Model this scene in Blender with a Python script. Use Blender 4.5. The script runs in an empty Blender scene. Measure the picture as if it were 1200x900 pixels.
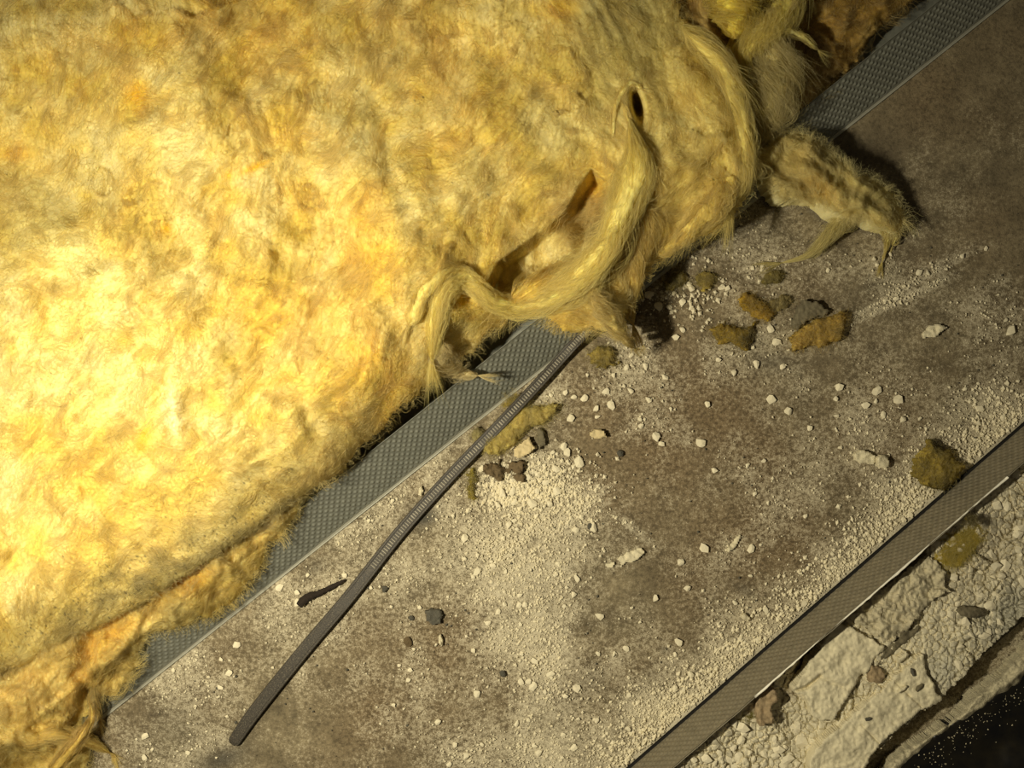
import bpy, bmesh, math, random
import numpy as np
from mathutils import Vector

# ------------------------------------------------------------------ camera, world, light
S = 0.0006          # metres of floor per photograph pixel
H = 0.62            # camera height above the concrete
scene = bpy.context.scene
col = scene.collection
cam_d = bpy.data.cameras.new('camera')
cam = bpy.data.objects.new('camera', cam_d); col.objects.link(cam)
cam.location = (0, 0, H); cam.rotation_euler = (0, 0, 0)
cam_d.sensor_width = 36; cam_d.lens = 36 * H / (1200 * S); cam_d.clip_start = 0.01
scene.camera = cam

world = bpy.data.worlds.new('world'); scene.world = world; world.use_nodes = True
world.node_tree.nodes['Background'].inputs[0].default_value = (1.0, 0.86, 0.62, 1)
world.node_tree.nodes['Background'].inputs[1].default_value = 0.05

torch_d = bpy.data.lights.new('hand_torch', 'SPOT')
torch = bpy.data.objects.new('hand_torch', torch_d); col.objects.link(torch)
torch.location = (-0.23, -0.045, 0.51)
torch.rotation_euler = (Vector((-0.06, -0.13, 0.0)) - torch.location).to_track_quat('-Z', 'Y').to_euler()
torch_d.energy = 15.4; torch_d.color = (1.0, 0.91, 0.68)
torch_d.spot_size = math.radians(140); torch_d.spot_blend = 0.9; torch_d.shadow_soft_size = 0.012

scene.view_settings.view_transform = 'Standard'
scene.view_settings.look = 'None'
scene.view_settings.exposure = 0.0
scene.view_settings.gamma = 1.0
scene.view_settings.use_curve_mapping = False

# ------------------------------------------------------------------ helpers
rng = np.random.default_rng(11)
random.seed(5)

def lin(c):
    c = np.asarray(c, float) / 255.0
    return np.where(c <= 0.04045, c / 12.92, ((c + 0.055) / 1.055) ** 2.4)

def W(px, py, z=0.0):
    """floor-plan point seen at a photograph pixel, at height z"""
    k = S * (H - z) / H
    return np.stack([(np.asarray(px, float) - 600) * k, (450 - np.asarray(py, float)) * k,
                     np.asarray(z, float) + 0 * np.asarray(px, float)], -1)

def tag(o, label=None, cat=None, group=None, kind=None):
    if label: o['label'] = label
    if cat: o['category'] = cat
    if group: o['group'] = group
    if kind: o['kind'] = kind
    return o

def link(name, data, mat=None, parent=None):
    o = bpy.data.objects.new(name, data); col.objects.link(o)
    if mat is not None: data.materials.append(mat)
    if parent is not None: o.parent = parent
    return o

def empty(name):
    o = bpy.data.objects.new(name, None); col.objects.link(o); o.empty_display_size = 0.01
    return o

def mesh_np(name, verts, faces, smooth=True):
    """faces: (n,4) or (n,3) int array, or list of such"""
    me = bpy.data.meshes.new(name)
    if not isinstance(faces, (list, tuple)): faces = [faces]
    faces = [f for f in faces if len(f)]
    nl = sum(f.size for f in faces); nf = sum(len(f) for f in faces)
    me.vertices.add(len(verts)); me.vertices.foreach_set('co', np.asarray(verts, np.float32).ravel())
    me.loops.add(nl); me.loops.foreach_set('vertex_index', np.concatenate([f.ravel() for f in faces]).astype(np.int32))
    me.polygons.add(nf)
    tot = np.concatenate([np.full(len(f), f.shape[1]) for f in faces])
    me.polygons.foreach_set('loop_start', np.concatenate([[0], np.cumsum(tot)[:-1]]).astype(np.int32))
    me.polygons.foreach_set('use_smooth', np.full(nf, smooth))
    me.update(calc_edges=True); me.validate()
    return me

def set_col(me, name, c):
    a = me.attributes.new(name, 'FLOAT_COLOR', 'POINT')
    c = np.concatenate([c, np.ones((len(c), 1))], 1) if c.shape[1] == 3 else c
    a.data.foreach_set('color', c.astype(np.float32).ravel())

def field(shape, scale, seed, aniso=1.0, ang=0.0):
    """smooth random field, unit deviation; scale in grid cells"""
    r = np.random.default_rng(seed)
    n = r.standard_normal(shape)
    fy = np.fft.fftfreq(shape[0])[:, None]; fx = np.fft.rfftfreq(shape[1])[None, :]
    c, s = math.cos(ang), math.sin(ang)
    u = fx * c + fy * s; v = -fx * s + fy * c
    k = np.exp(-2 * (math.pi * scale) ** 2 * ((u * aniso) ** 2 + v ** 2) * 0.35)
    f = np.fft.irfft2(np.fft.rfft2(n) * k, s=shape)
    return f / (f.std() + 1e-9)

def bil(a, gx, gy):
    h, w = a.shape[:2]
    gx = np.clip(gx, 0, w - 1.001); gy = np.clip(gy, 0, h - 1.001)
    i = gx.astype(int); j = gy.astype(int); fx = gx - i; fy = gy - j
    if a.ndim == 3: fx = fx[:, None]; fy = fy[:, None]
    return (a[j, i] * (1 - fx) + a[j, i + 1] * fx) * (1 - fy) + (a[j + 1, i] * (1 - fx) + a[j + 1, i + 1] * fx) * fy

def poly_sd(P, X, Y):
    """signed distance in pixels to polygon, positive inside"""
    P = np.asarray(P, float); Q = np.roll(P, -1, 0)
    d = np.full(X.shape, 1e9); ins = np.zeros(X.shape, bool)
    for (ax, ay), (bx, by) in zip(P, Q):
        ex, ey = bx - ax, by - ay
        t = np.clip(((X - ax) * ex + (Y - ay) * ey) / (ex * ex + ey * ey + 1e-9), 0, 1)
        d = np.minimum(d, np.hypot(X - ax - t * ex, Y - ay - t * ey))
        cond = (ay > Y) != (by > Y)
        ins ^= cond & (X < (bx - ax) * (Y - ay) / (by - ay + 1e-12) + ax)
    return np.where(ins, d, -d)

def line_d(P, X, Y):
    P = np.asarray(P, float); d = np.full(X.shape, 1e9)
    for (ax, ay), (bx, by) in zip(P[:-1], P[1:]):
        ex, ey = bx - ax, by - ay
        t = np.clip(((X - ax) * ex + (Y - ay) * ey) / (ex * ex + ey * ey + 1e-9), 0, 1)
        d = np.minimum(d, np.hypot(X - ax - t * ex, Y - ay - t * ey))
    return d

def ell(X, Y, cx, cy, rx, ry, ang=0, p=2.0):
    """soft ellipse; ang in degrees, counter-clockwise in the picture"""
    a = math.radians(ang); dx, dy = X - cx, -(Y - cy)
    u = (dx * math.cos(a) + dy * math.sin(a)) / rx; v = (-dx * math.sin(a) + dy * math.cos(a)) / ry
    return np.exp(-(u * u + v * v) ** (p / 2))

class HF:
    """height field standing on a floor outline, closed by a skirt down to zbot"""
    def __init__(self, poly, res, ragged=0, rag_scale=6, seed=1, pad=4):
        P = np.asarray(poly, float)
        self.x0, self.y0 = P[:, 0].min() - pad, P[:, 1].min() - pad
        nx = int((P[:, 0].max() + pad - self.x0) / res) + 2; ny = int((P[:, 1].max() + pad - self.y0) / res) + 2
        self.res = res; self.shape = (ny, nx)
        self.X, self.Y = np.meshgrid(self.x0 + np.arange(nx) * res, self.y0 + np.arange(ny) * res)
        self.sd = poly_sd(P, self.X, self.Y)
        self.sd0 = self.sd
        if ragged:
            self.sd = self.sd + ragged * (0.7 * field(self.shape, rag_scale / res, seed) + 0.5 * field(self.shape, rag_scale * 0.35 / res, seed + 1))
        if ragged: self.sd = np.minimum(self.sd, self.sd0 + 3)
        self.mask = self.sd > 0
        self.Z = np.zeros(self.shape); self.C = None
    def g(self, px, py): return (px - self.x0) / self.res, (py - self.y0) / self.res
    def z(self, px, py): return bil(self.Z, *self.g(px, py))
    def inside(self, px, py): return bil(self.sd, *self.g(px, py)) > 0
    def build(self, name, mat, parent=None, zbot=0.0, inset=0.0, smooth=True):
        m = self.mask
        cell = m[:-1, :-1] & m[1:, :-1] & m[:-1, 1:] & m[1:, 1:]
        ny, nx = self.shape
        idx = -np.ones(ny * nx, int); ids = np.arange(ny * nx).reshape(ny, nx)
        j, i = np.nonzero(cell)
        q = np.stack([ids[j, i], ids[j + 1, i], ids[j + 1, i + 1], ids[j, i + 1]], 1)
        used = np.unique(q); idx[used] = np.arange(len(used)); q = idx[q]
        px = self.X.ravel()[used]; py = self.Y.ravel()[used]; z = self.Z.ravel()[used]
        top = W(px, py, z)
        # skirt
        e = np.concatenate([q[:, [0, 1]], q[:, [1, 2]], q[:, [2, 3]], q[:, [3, 0]]])
        key = np.sort(e, 1); code = key[:, 0] * (len(used) + 1) + key[:, 1]
        u, inv, cnt = np.unique(code, return_inverse=True, return_counts=True)
        be = e[cnt[inv] == 1]
        bv = np.unique(be); mp = -np.ones(len(used), int); mp[bv] = len(used) + np.arange(len(bv))
        gy, gx = np.gradient(self.sd0); gn = np.hypot(gx, gy) + 1e-6
        nx_ = (gx / gn).ravel()[used][bv]; ny_ = -(gy / gn).ravel()[used][bv]
        low = top[bv].copy(); low[:, 0] += nx_ * inset; low[:, 1] += ny_ * inset
        low[:, 2] = np.minimum(zbot, low[:, 2] - 0.0003)
        sk = np.stack([be[:, 1], be[:, 0], mp[be[:, 0]], mp[be[:, 1]]], 1)
        me = mesh_np(name, np.concatenate([top, low]), [q, sk], smooth)
        if self.C is not None:
            c = self.C.reshape(-1, 3)[used]; set_col(me, 'col', np.concatenate([c, c[bv]]))
        return link(name, me, mat, parent)

def track2_clear(hf, gap):
    A = W(560, 1052)[:2]; B = W(1400, 321)[:2]; d = (B - A) / np.linalg.norm(B - A); n = np.array([d[1], -d[0]])
    P = W(hf.X.ravel(), hf.Y.ravel(), hf.Z.ravel()); v = ((P[:, 0] - A[0]) * n[0] + (P[:, 1] - A[1]) * n[1]).reshape(hf.shape)
    hf.sd = np.minimum(hf.sd, (v - gap) / S); hf.mask = hf.sd > 0

# ------------------------------------------------------------------ materials
def new_mat(name):
    m = bpy.data.materials.new(name); m.use_nodes = True
    nt = m.node_tree; return m, nt, nt.nodes, nt.links, nt.nodes['Principled BSDF']

def noise_node(N, L, scale, detail=4, rough=0.6, vec=None):
    n = N.new('ShaderNodeTexNoise'); n.inputs['Scale'].default_value = scale
    n.inputs['Detail'].default_value = detail; n.inputs['Roughness'].default_value = rough
    if vec: L.new(vec, n.inputs['Vector'])
    return n

def ramp(N, L, src, stops):
    r = N.new('ShaderNodeValToRGB'); L.new(src, r.inputs[0])
    els = r.color_ramp.elements
    while len(els) < len(stops): els.new(0.5)
    for e, (p, c) in zip(els, stops):
        e.position = p; e.color = (*c, 1) if len(c) == 3 else c
    return r

def simple_mat(name, rgb, rough=0.8, var=0.25, scale=300, bump=0.0, metal=0.0, spec=0.3, use_col=False, fine=1500):
    m, nt, N, L, b = new_mat(name)
    tc = N.new('ShaderNodeTexCoord')
    n = noise_node(N, L, scale, 5, 0.65, tc.outputs['Object'])
    if use_col:
        at = N.new('ShaderNodeAttribute'); at.attribute_name = 'col'
        mx = N.new('ShaderNodeMix'); mx.data_type = 'RGBA'; mx.blend_type = 'MULTIPLY'; mx.inputs[0].default_value = 1
        r = ramp(N, L, n.outputs['Fac'], [(0.25, (1 - var,) * 3), (0.75, (1 + var,) * 3)])
        L.new(at.outputs['Color'], mx.inputs[6]); L.new(r.outputs[0], mx.inputs[7]); L.new(mx.outputs[2], b.inputs['Base Color'])
    else:
        c = lin(rgb)
        r = ramp(N, L, n.outputs['Fac'], [(0.25, tuple(c * (1 - var))), (0.75, tuple(np.minimum(c * (1 + var), 1)))])
        L.new(r.outputs[0], b.inputs['Base Color'])
    b.inputs['Roughness'].default_value = rough; b.inputs['Metallic'].default_value = metal
    b.inputs['Specular IOR Level'].default_value = spec
    if bump:
        n2 = noise_node(N, L, fine, 4, 0.7, tc.outputs['Object'])
        bp = N.new('ShaderNodeBump'); bp.inputs['Strength'].default_value = bump; bp.inputs['Distance'].default_value = 0.001
        L.new(n2.outputs['Fac'], bp.inputs['Height']); L.new(bp.outputs[0], b.inputs['Normal'])
    return m

def wool_body_mat():
    m, nt, N, L, b = new_mat('wool_body')
    tc = N.new('ShaderNodeTexCoord')
    at = N.new('ShaderNodeAttribute'); at.attribute_name = 'col'
    n = noise_node(N, L, 700, 6, 0.7, tc.outputs['Object'])
    r = ramp(N, L, n.outputs['Fac'], [(0.3, (0.88, 0.87, 0.82)), (0.7, (1.08, 1.08, 1.08))])
    mx = N.new('ShaderNodeMix'); mx.data_type = 'RGBA'; mx.blend_type = 'MULTIPLY'; mx.inputs[0].default_value = 1
    L.new(at.outputs['Color'], mx.inputs[6]); L.new(r.outputs[0], mx.inputs[7]); L.new(mx.outputs[2], b.inputs['Base Color'])
    b.inputs['Roughness'].default_value = 0.9; b.inputs['Specular IOR Level'].default_value = 0.15
    b.inputs['Subsurface Weight'].default_value = 0.6
    b.inputs['Subsurface Radius'].default_value = (1.0, 0.9, 0.6); b.inputs['Subsurface Scale'].default_value = 0.005
    n2 = noise_node(N, L, 1600, 4, 0.7, tc.outputs['Object'])
    bp = N.new('ShaderNodeBump'); bp.inputs['Strength'].default_value = 0.35; bp.inputs['Distance'].default_value = 0.0006
    L.new(n2.outputs['Fac'], bp.inputs['Height']); L.new(bp.outputs[0], b.inputs['Normal'])
    return m

def fibre_mat():
    m, nt, N, L, b = new_mat('wool_fibre')
    at = N.new('ShaderNodeAttribute'); at.attribute_name = 'col'
    L.new(at.outputs['Color'], b.inputs['Base Color'])
    b.inputs['Roughness'].default_value = 0.42; b.inputs['Specular IOR Level'].default_value = 0.45
    tr = N.new('ShaderNodeBsdfTranslucent'); L.new(at.outputs['Color'], tr.inputs['Color'])
    mx = N.new('ShaderNodeMixShader'); mx.inputs[0].default_value = 0.5
    L.new(b.outputs[0], mx.inputs[1]); L.new(tr.outputs[0], mx.inputs[2])
    L.new(mx.outputs[0], N['Material Output'].inputs['Surface'])
    return m

M = {}
M['wool'] = wool_body_mat()
M['fibre'] = fibre_mat()

# ------------------------------------------------------------------ fibres
def curves_obj(name, pts, rad, colr, parent):
    """pts (n,k,3), rad (n,k), colr (n,3): one hair-curves part"""
    n, k = pts.shape[:2]
    hc = bpy.data.hair_curves.new(name); hc.add_curves([k] * n)
    hc.attributes['position'].data.foreach_set('vector', pts.astype(np.float32).ravel())
    a = hc.attributes.get('radius') or hc.attributes.new('radius', 'FLOAT', 'POINT')
    a.data.foreach_set('value', rad.astype(np.float32).ravel())
    a = hc.attributes.new('col', 'FLOAT_COLOR', 'CURVE')
    a.data.foreach_set('color', np.concatenate([colr, np.ones((n, 1))], 1).astype(np.float32).ravel())
    o = link(name, hc, M['fibre'], parent); o['kind'] = 'stuff'
    return o

def lay_fibres(hf, n, ang_fn, parent, length=(12, 45), k=8, spread=0.5, curl=0.6, lift=0.0012, radius=(0.00005, 0.0001),
               bright=1.15, seed=3, clump=0, stop=9, roots=None, edge=False, droop=0.0, off=0.0003, name='loose_fibres'):
    r = np.random.default_rng(seed)
    if roots is None:
        w = hf.mask.ravel().astype(float)
        if edge: w = w * np.exp(-np.clip(hf.sd.ravel(), 0, None) / edge)
        c = r.choice(w.size, n, p=w / w.sum())
        x = hf.X.ravel()[c] + r.uniform(-.5, .5, n) * hf.res; y = hf.Y.ravel()[c] + r.uniform(-.5, .5, n) * hf.res
    else:
        x, y = roots[:, 0].copy(), roots[:, 1].copy(); n = len(x)
    if clump:
        ci = np.arange(n) // clump * clump
        x = x[ci] + r.normal(0, 3.2, n); y = y[ci] + r.normal(0, 3.2, n)
    else: ci = np.arange(n)
    Ln = (r.uniform(0, 1, n) ** 1.6)[ci] * (length[1] - length[0]) + length[0]
    Ln = Ln * r.uniform(0.7, 1.15, n)
    d0 = (r.standard_normal(n) * spread)[ci]; d1 = (r.standard_normal(n) * curl)[ci]
    if clump: d0 = d0 + r.normal(0, .16, n); d1 = d1 + r.normal(0, .25, n)
    flip = np.where(r.random(n) < 0.5, math.pi, 0.0)[ci] if not edge else np.zeros(n)
    lf = np.abs(r.standard_normal(n))[ci] * lift * r.uniform(.6, 1.2, n)
    base_c = bil(hf.C, *hf.g(x, y)) if hf.C is not None else np.full((n, 3), 0.5)
    pts = np.zeros((n, k, 3)); z = hf.z(x, y)
    z0 = z.copy(); wob = r.uniform(0, 6.28, n)[ci] + r.normal(0, .4, n); wf = r.uniform(0.5, 1.6, n)[ci]
    for i in range(k):
        t = i / (k - 1)
        zi = hf.z(x, y); ins = hf.inside(x, y)
        z = np.where(ins, zi, z - droop * Ln * S / k)
        zz = np.maximum(z + off + lf * math.sin(min(t * 1.2, 1) * math.pi * 0.75), 0.0004)
        pts[:, i] = W(x, y, zz)
        th = ang_fn(x, y) + flip + d0 + d1 * (t - 0.3) + 0.45 * np.sin(wob + wf * 5 * t)
        st = Ln / (k - 1)
        go = np.where(bil(hf.sd0, *hf.g(x, y)) < -stop, 0.12, 1.0) * st
        x = x + np.cos(th) * go; y = y - np.sin(th) * go
    rad = r.uniform(*radius, n)[:, None] * np.linspace(1, 0.45, k)[None, :]
    v = r.uniform(0.75, 1.2, n)[:, None] * bright
    pale = r.random(n)[:, None] * 0.55
    c = base_c * (1 - pale) + pale * np.array([[0.76, 0.67, 0.37]])
    return curves_obj(name, pts, rad, np.clip(c * v, 0, 0.97), parent)

def spline(P, n):
    P = np.asarray(P, float); m = len(P)
    t = np.linspace(0, m - 1, n); i = np.clip(t.astype(int), 0, m - 2); f = (t - i)[:, None]
    p0 = P[np.clip(i - 1, 0, m - 1)]; p1 = P[i]; p2 = P[i + 1]; p3 = P[np.clip(i + 2, 0, m - 1)]
    return 0.5 * (2 * p1 + (p2 - p0) * f + (2 * p0 - 5 * p1 + 4 * p2 - p3) * f ** 2 + (3 * p1 - p0 - 3 * p2 + p3) * f ** 3)

def strand(name, path, parent, colr, n_hair=1500, core=0.75, seed=1, hair_len=0.35, flare=0.4, twist=1.5, fly=0.12, flat=1.0,
           radius=(0.00004, 0.00009), label=None, seg=60, over=None, lead=0.3):
    """rope of wool: path rows are (px, py, z, radius_px). core tube + combed fibres"""
    r = np.random.default_rng(seed)
    Q = spline(path, seg)
    if over is not None:
        zs_ = np.where(over.inside(Q[:, 0], Q[:, 1]), over.z(Q[:, 0], Q[:, 1]) + Q[:, 3] * S * lead, 0)
        zs_ = np.maximum(Q[:, 2], zs_); Q[:, 2] = np.convolve(np.pad(zs_, 3, mode='edge'), np.ones(7) / 7, 'valid')
    C = W(Q[:, 0], Q[:, 1], Q[:, 2]); R = Q[:, 3] * S * (H - Q[:, 2]) / H
    uu = np.linspace(0, 1, seg); R = R * np.sqrt(np.clip(np.minimum(uu, 1 - uu) / 0.10 + 0.02, 0, 1))
    T = np.gradient(C, axis=0); T /= np.linalg.norm(T, axis=1)[:, None] + 1e-9
    up = np.array([0, 0, 1.0]); A = np.cross(T, up); A /= np.linalg.norm(A, axis=1)[:, None] + 1e-9; B = np.cross(A, T)
    m = 14; V = np.zeros((seg, m, 3)); ph = r.uniform(0, 6.28, 6)
    for j in range(m):
        a = 2 * math.pi * j / m
        lump = 1 + 0.14 * np.sin(3 * a + np.arange(seg) * 0.22 * twist + ph[0]) + 0.10 * np.sin(np.arange(seg) * 0.55 + ph[1]) + 0.06 * r.standard_normal(seg)
        V[:, j] = C + (A * math.cos(a) + B * math.sin(a) * flat) * (R * core * 0.82 * lump)[:, None]
    V[..., 2] = np.maximum(V[..., 2], 0.0006)
    ids = np.arange(seg * m).reshape(seg, m); nx = np.roll(ids, -1, 1)
    q = np.stack([ids[:-1], nx[:-1], nx[1:], ids[1:]], -1).reshape(-1, 4)
    verts = np.concatenate([V.reshape(-1, 3), C[:1], C[-1:]])
    t0 = np.stack([np.full(m, seg * m), nx[0], ids[0]], -1); t1 = np.stack([np.full(m, seg * m + 1), ids[-1], nx[-1]], -1)
    me = mesh_np(name, verts, [q, t0, t1])
    cc = np.asarray(lin(colr)); cv = cc[None] * (1 + 0.15 * r.standard_normal((len(verts), 1)))
    set_col(me, 'col', np.clip(cv, 0, 1))
    body = link(name, me, M['wool'], parent)
    if label: body['label'] = label
    k = 9; n = int(n_hair * 1.7); core = core
    u0 = r.uniform(-0.05, 1, n); Ls = hair_len * r.uniform(0.3, 1, n)
    nc = max(6, n // 22); cid = r.integers(nc, size=n)
    a0 = r.uniform(0, 6.28, nc)[cid] + r.normal(0, .2, n); rr = np.sqrt(r.uniform(0.35, 1.25, nc))[cid] * (1 + r.standard_normal(n) * 0.08)
    u0 = np.clip(r.uniform(-0.05, 1, nc)[cid] + r.normal(0, .03, n), -.05, 1)
    flya = ((r.random(nc) < fly) * r.uniform(0.3, 1.2, nc))[cid] * r.uniform(.6, 1.2, n)
    wa = r.uniform(0, 6.28, (nc, 2))[cid] + r.normal(0, .35, (n, 2)); wf = r.uniform(2, 7, (nc, 2))[cid]; wm = np.abs(r.normal(0, 0.28, (nc, 1)))[cid] + .05
    pts = np.zeros((n, k, 3))
    for i in range(k):
        t = i / (k - 1); u = u0 + Ls * t
        uc = np.clip(u, 0, 1) * (seg - 1); ii = np.clip(uc.astype(int), 0, seg - 2); f = (uc - ii)[:, None]
        c = C[ii] * (1 - f) + C[ii + 1] * f; Rl = R[ii] * (1 - f[:, 0]) + R[ii + 1] * f[:, 0]
        AA = A[ii]; BB = B[ii]; over = np.clip(u - 1, 0, None)
        tot = np.linalg.norm(np.diff(C, axis=0), axis=1).sum()
        c = c + T[-1][None] * (over * tot)[:, None]
        a = a0 + twist * (u - u0) * 3
        rad = Rl * rr * (1 + flya * t * t * 1.5) + over * tot * flare * (rr - 0.3)
        p = c + (AA * np.cos(a)[:, None] + BB * (np.sin(a) * flat)[:, None]) * rad[:, None]
        p += (AA * (wm * np.sin(wa[:, :1] + wf[:, :1] * t)) + BB * (wm * np.sin(wa[:, 1:] + wf[:, 1:] * t))) * Rl[:, None] * min(1, 4 * t + .2)
        p[:, 2] = np.maximum(p[:, 2], 0.0008)
        pts[:, i] = p
    rad = r.uniform(*radius, n)[:, None] * np.linspace(1, 0.4, k)[None]
    pale = r.random((n, 1)) * 0.5
    c = (cc[None] * (1 - pale) + pale * np.array([[0.78, 0.69, 0.40]])) * r.uniform(0.75, 1.25, (n, 1))
    curves_obj('loose_fibres', pts, rad, np.clip(c, 0, 0.97), body)
    return body

def ang_field(ctrl, shape, hf, seed, noise_amp=0.45, noise_scale=40):
    """flow direction (radians, picture axes, y up) from control points, undirected"""
    num_c = np.zeros(shape); num_s = np.zeros(shape)
    for x, y, deg in ctrl:
        w = 1 / ((hf.X - x) ** 2 + (hf.Y - y) ** 2 + 900.0) ** 1.3
        num_c += w * math.cos(2 * math.radians(deg)); num_s += w * math.sin(2 * math.radians(deg))
    th = 0.5 * np.arctan2(num_s, num_c)
    return th + noise_amp * field(shape, noise_scale / hf.res, seed) + 0.5 * noise_amp * field(shape, noise_scale * 0.3 / hf.res, seed + 1)

def ang_sampler(hf, th):
    c2, s2 = np.cos(2 * th), np.sin(2 * th)
    def fn(x, y):
        g = hf.g(x, y)
        return 0.5 * np.arctan2(bil(s2, *g), bil(c2, *g))
    return fn

def lic(hf, th, L, seed, pre=1.0):
    n = field(hf.shape, pre, seed); out = np.zeros(hf.shape)
    gx0, gy0 = np.meshgrid(np.arange(hf.shape[1]), np.arange(hf.shape[0]))
    for sgn in (1, -1):
        gx = gx0.astype(float).ravel(); gy = gy0.astype(float).ravel(); pd = None
        for s in range(L):
            a = th[np.clip(gy, 0, hf.shape[0] - 1).astype(int), np.clip(gx, 0, hf.shape[1] - 1).astype(int)]
            dx, dy = np.cos(a), -np.sin(a)
            if pd is not None:
                fl = np.where(dx * pd[0] + dy * pd[1] < 0, -1, 1); dx = dx * fl; dy = dy * fl
            else: dx = dx * sgn; dy = dy * sgn
            pd = (dx, dy); gx = gx + dx; gy = gy + dy
            out += bil(n, gx, gy).reshape(hf.shape)
    return out / out.std()

# ------------------------------------------------------------------ floor
def build_floor():
    m, nt, N, L, b = new_mat('dusty_concrete')
    tc = N.new('ShaderNodeTexCoord'); V = tc.outputs['Object']
    def at(nm):
        a = N.new('ShaderNodeAttribute'); a.attribute_name = nm; return a.outputs['Fac']
    def math_(op, a, bb, clamp=False):
        x = N.new('ShaderNodeMath'); x.operation = op; x.use_clamp = clamp
        for i, s in enumerate((a, bb)):
            if hasattr(s, 'links') or hasattr(s, 'is_linked'): L.new(s, x.inputs[i])
            else: x.inputs[i].default_value = s
        return x.outputs[0]
    n1 = noise_node(N, L, 45, 6, 0.65, V); n2 = noise_node(N, L, 420, 5, 0.7, V); n3 = noise_node(N, L, 1300, 3, 0.7, V)
    base = ramp(N, L, n1.outputs['Fac'], [(0.3, tuple(lin((101, 91, 70)))), (0.5, tuple(lin((124, 112, 87)))), (0.72, tuple(lin((150, 137, 108))))])
    brown = ramp(N, L, n2.outputs['Fac'], [(0.3, tuple(lin((104, 89, 65)))), (0.7, tuple(lin((136, 118, 89))))])
    mx = N.new('ShaderNodeMix'); mx.data_type = 'RGBA'
    L.new(math_('MULTIPLY', at('brown'), 0.8, True), mx.inputs[0]); L.new(base.outputs[0], mx.inputs[6]); L.new(brown.outputs[0], mx.inputs[7])
    sp = ramp(N, L, n2.outputs['Fac'], [(0.36, (0.55,) * 3), (0.5, (1, 1, 1)), (0.66, (1.12,) * 3)])
    mu = N.new('ShaderNodeMix'); mu.data_type = 'RGBA'; mu.blend_type = 'MULTIPLY'; mu.inputs[0].default_value = 0.8
    L.new(mx.outputs[2], mu.inputs[6]); L.new(sp.outputs[0], mu.inputs[7])
    # dust: attribute threshold against fine noise
    s = math_('ADD', math_('MULTIPLY', n2.outputs['Fac'], 0.55), math_('MULTIPLY', n3.outputs['Fac'], 0.45))
    s = math_('ADD', math_('MULTIPLY', math_('SUBTRACT', s, 0.5), 1.7), 0.5)
    s = math_('ADD', s, math_('MULTIPLY', math_('SUBTRACT', n1.outputs['Fac'], 0.5), 0.25))
    d = math_('ADD', s, math_('MULTIPLY', at('dust'), 0.42))
    fac = ramp(N, L, d, [(0.53, (0, 0, 0)), (0.66, (0.38,) * 3), (0.80, (0.82,) * 3), (0.94, (1,) * 3)])
    dm = N.new('ShaderNodeMix'); dm.data_type = 'RGBA'
    L.new(fac.outputs[0], dm.inputs[0]); L.new(mu.outputs[2], dm.inputs[6]); dm.inputs[7].default_value = (*lin((206, 196, 168)), 1)
    # dark grey marks
    dk = N.new('ShaderNodeMix'); dk.data_type = 'RGBA'; L.new(math_('MULTIPLY', at('dark_marks'), math_('ADD', n2.outputs['Fac'], 0.4), True), dk.inputs[0])
    L.new(dm.outputs[2], dk.inputs[6]); dk.inputs[7].default_value = (*lin((58, 58, 54)), 1)
    L.new(dk.outputs[2], b.inputs['Base Color'])
    b.inputs['Roughness'].default_value = 0.85; b.inputs['Specular IOR Level'].default_value = 0.25
    bp = N.new('ShaderNodeBump'); bp.inputs['Strength'].default_value = 0.55; bp.inputs['Distance'].default_value = 0.0012
    L.new(d, bp.inputs['Height']); L.new(bp.outputs[0], b.inputs['Normal'])

    res = 3.0
    xs = np.arange(-420, 1621, res); ys = np.arange(-420, 1321, res)
    X, Y = np.meshgrid(xs, ys); sh = X.shape
    dust = 0.16 + 0.13 * field(sh, 18, 3) + 0.08 * field(sh, 6, 4)
    for a in [(640, 570, 100, 50, 20, .5), (600, 560, 60, 30, 20, .3), (560, 660, 120, 70, 30, .4), (650, 650, 70, 110, -20, .35),
              (640, 850, 60, 70, 0, .6), (640, 780, 50, 120, 0, .25), (500, 760, 110, 60, 30, .2), (740, 400, 70, 45, -20, .4),
              (700, 470, 60, 50, 0, .3), (800, 340, 50, 30, 0, .4), (870, 440, 90, 60, 0, .12), (1060, 480, 90, 60, 30, .25),
              (220, 800, 120, 60, 30, .18), (420, 850, 80, 60, 0, .1), (780, 860, 100, 50, 35, .5), (880, 740, 120, 80, 40, .12),
              (780, 700, 110, 60, 40, .2), (390, 680, 60, 50, 40, .25), (450, 590, 60, 20, 38, .3), (900, 410, 40, 20, 0, .35)]:
        dust += 0.55 * a[5] * ell(X, Y, *a[:5])
    # pale drift along the near track
    d2 = (X - 735) * 0.657 + (Y - 900) * 0.754
    dust += 0.55 * np.exp(-((np.clip(-d2, 0, None)) / 42.0) ** 1.4) * (d2 < 40)
    # scuffs
    def scuff(P, w, amt, ang, seed):
        nonlocal dust
        st = field(sh, 1.2, seed, aniso=22, ang=-math.radians(ang))
        dust += amt * np.exp(-(line_d(P, X, Y) / w) ** 2) * np.clip(st + 0.5, 0, 2)
    scuff([(995, 385), (1070, 345), (1150, 305)], 22, .3, 27, 21)
    scuff([(1080, 440), (1140, 412), (1210, 402)], 14, .22, 12, 22)
    scuff([(600, 820), (625, 770), (640, 740)], 22, .2, 75, 23)
    scuff([(560, 690), (640, 610), (700, 590)], 26, .22, 40, 24)
    scuff([(715, 662), (752, 645)], 7, .5, 25, 25)
    scuff([(730, 615), (760, 640)], 10, .25, -40, 26)
    brown = 0.12 + 0.2 * field(sh, 14, 7)
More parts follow.
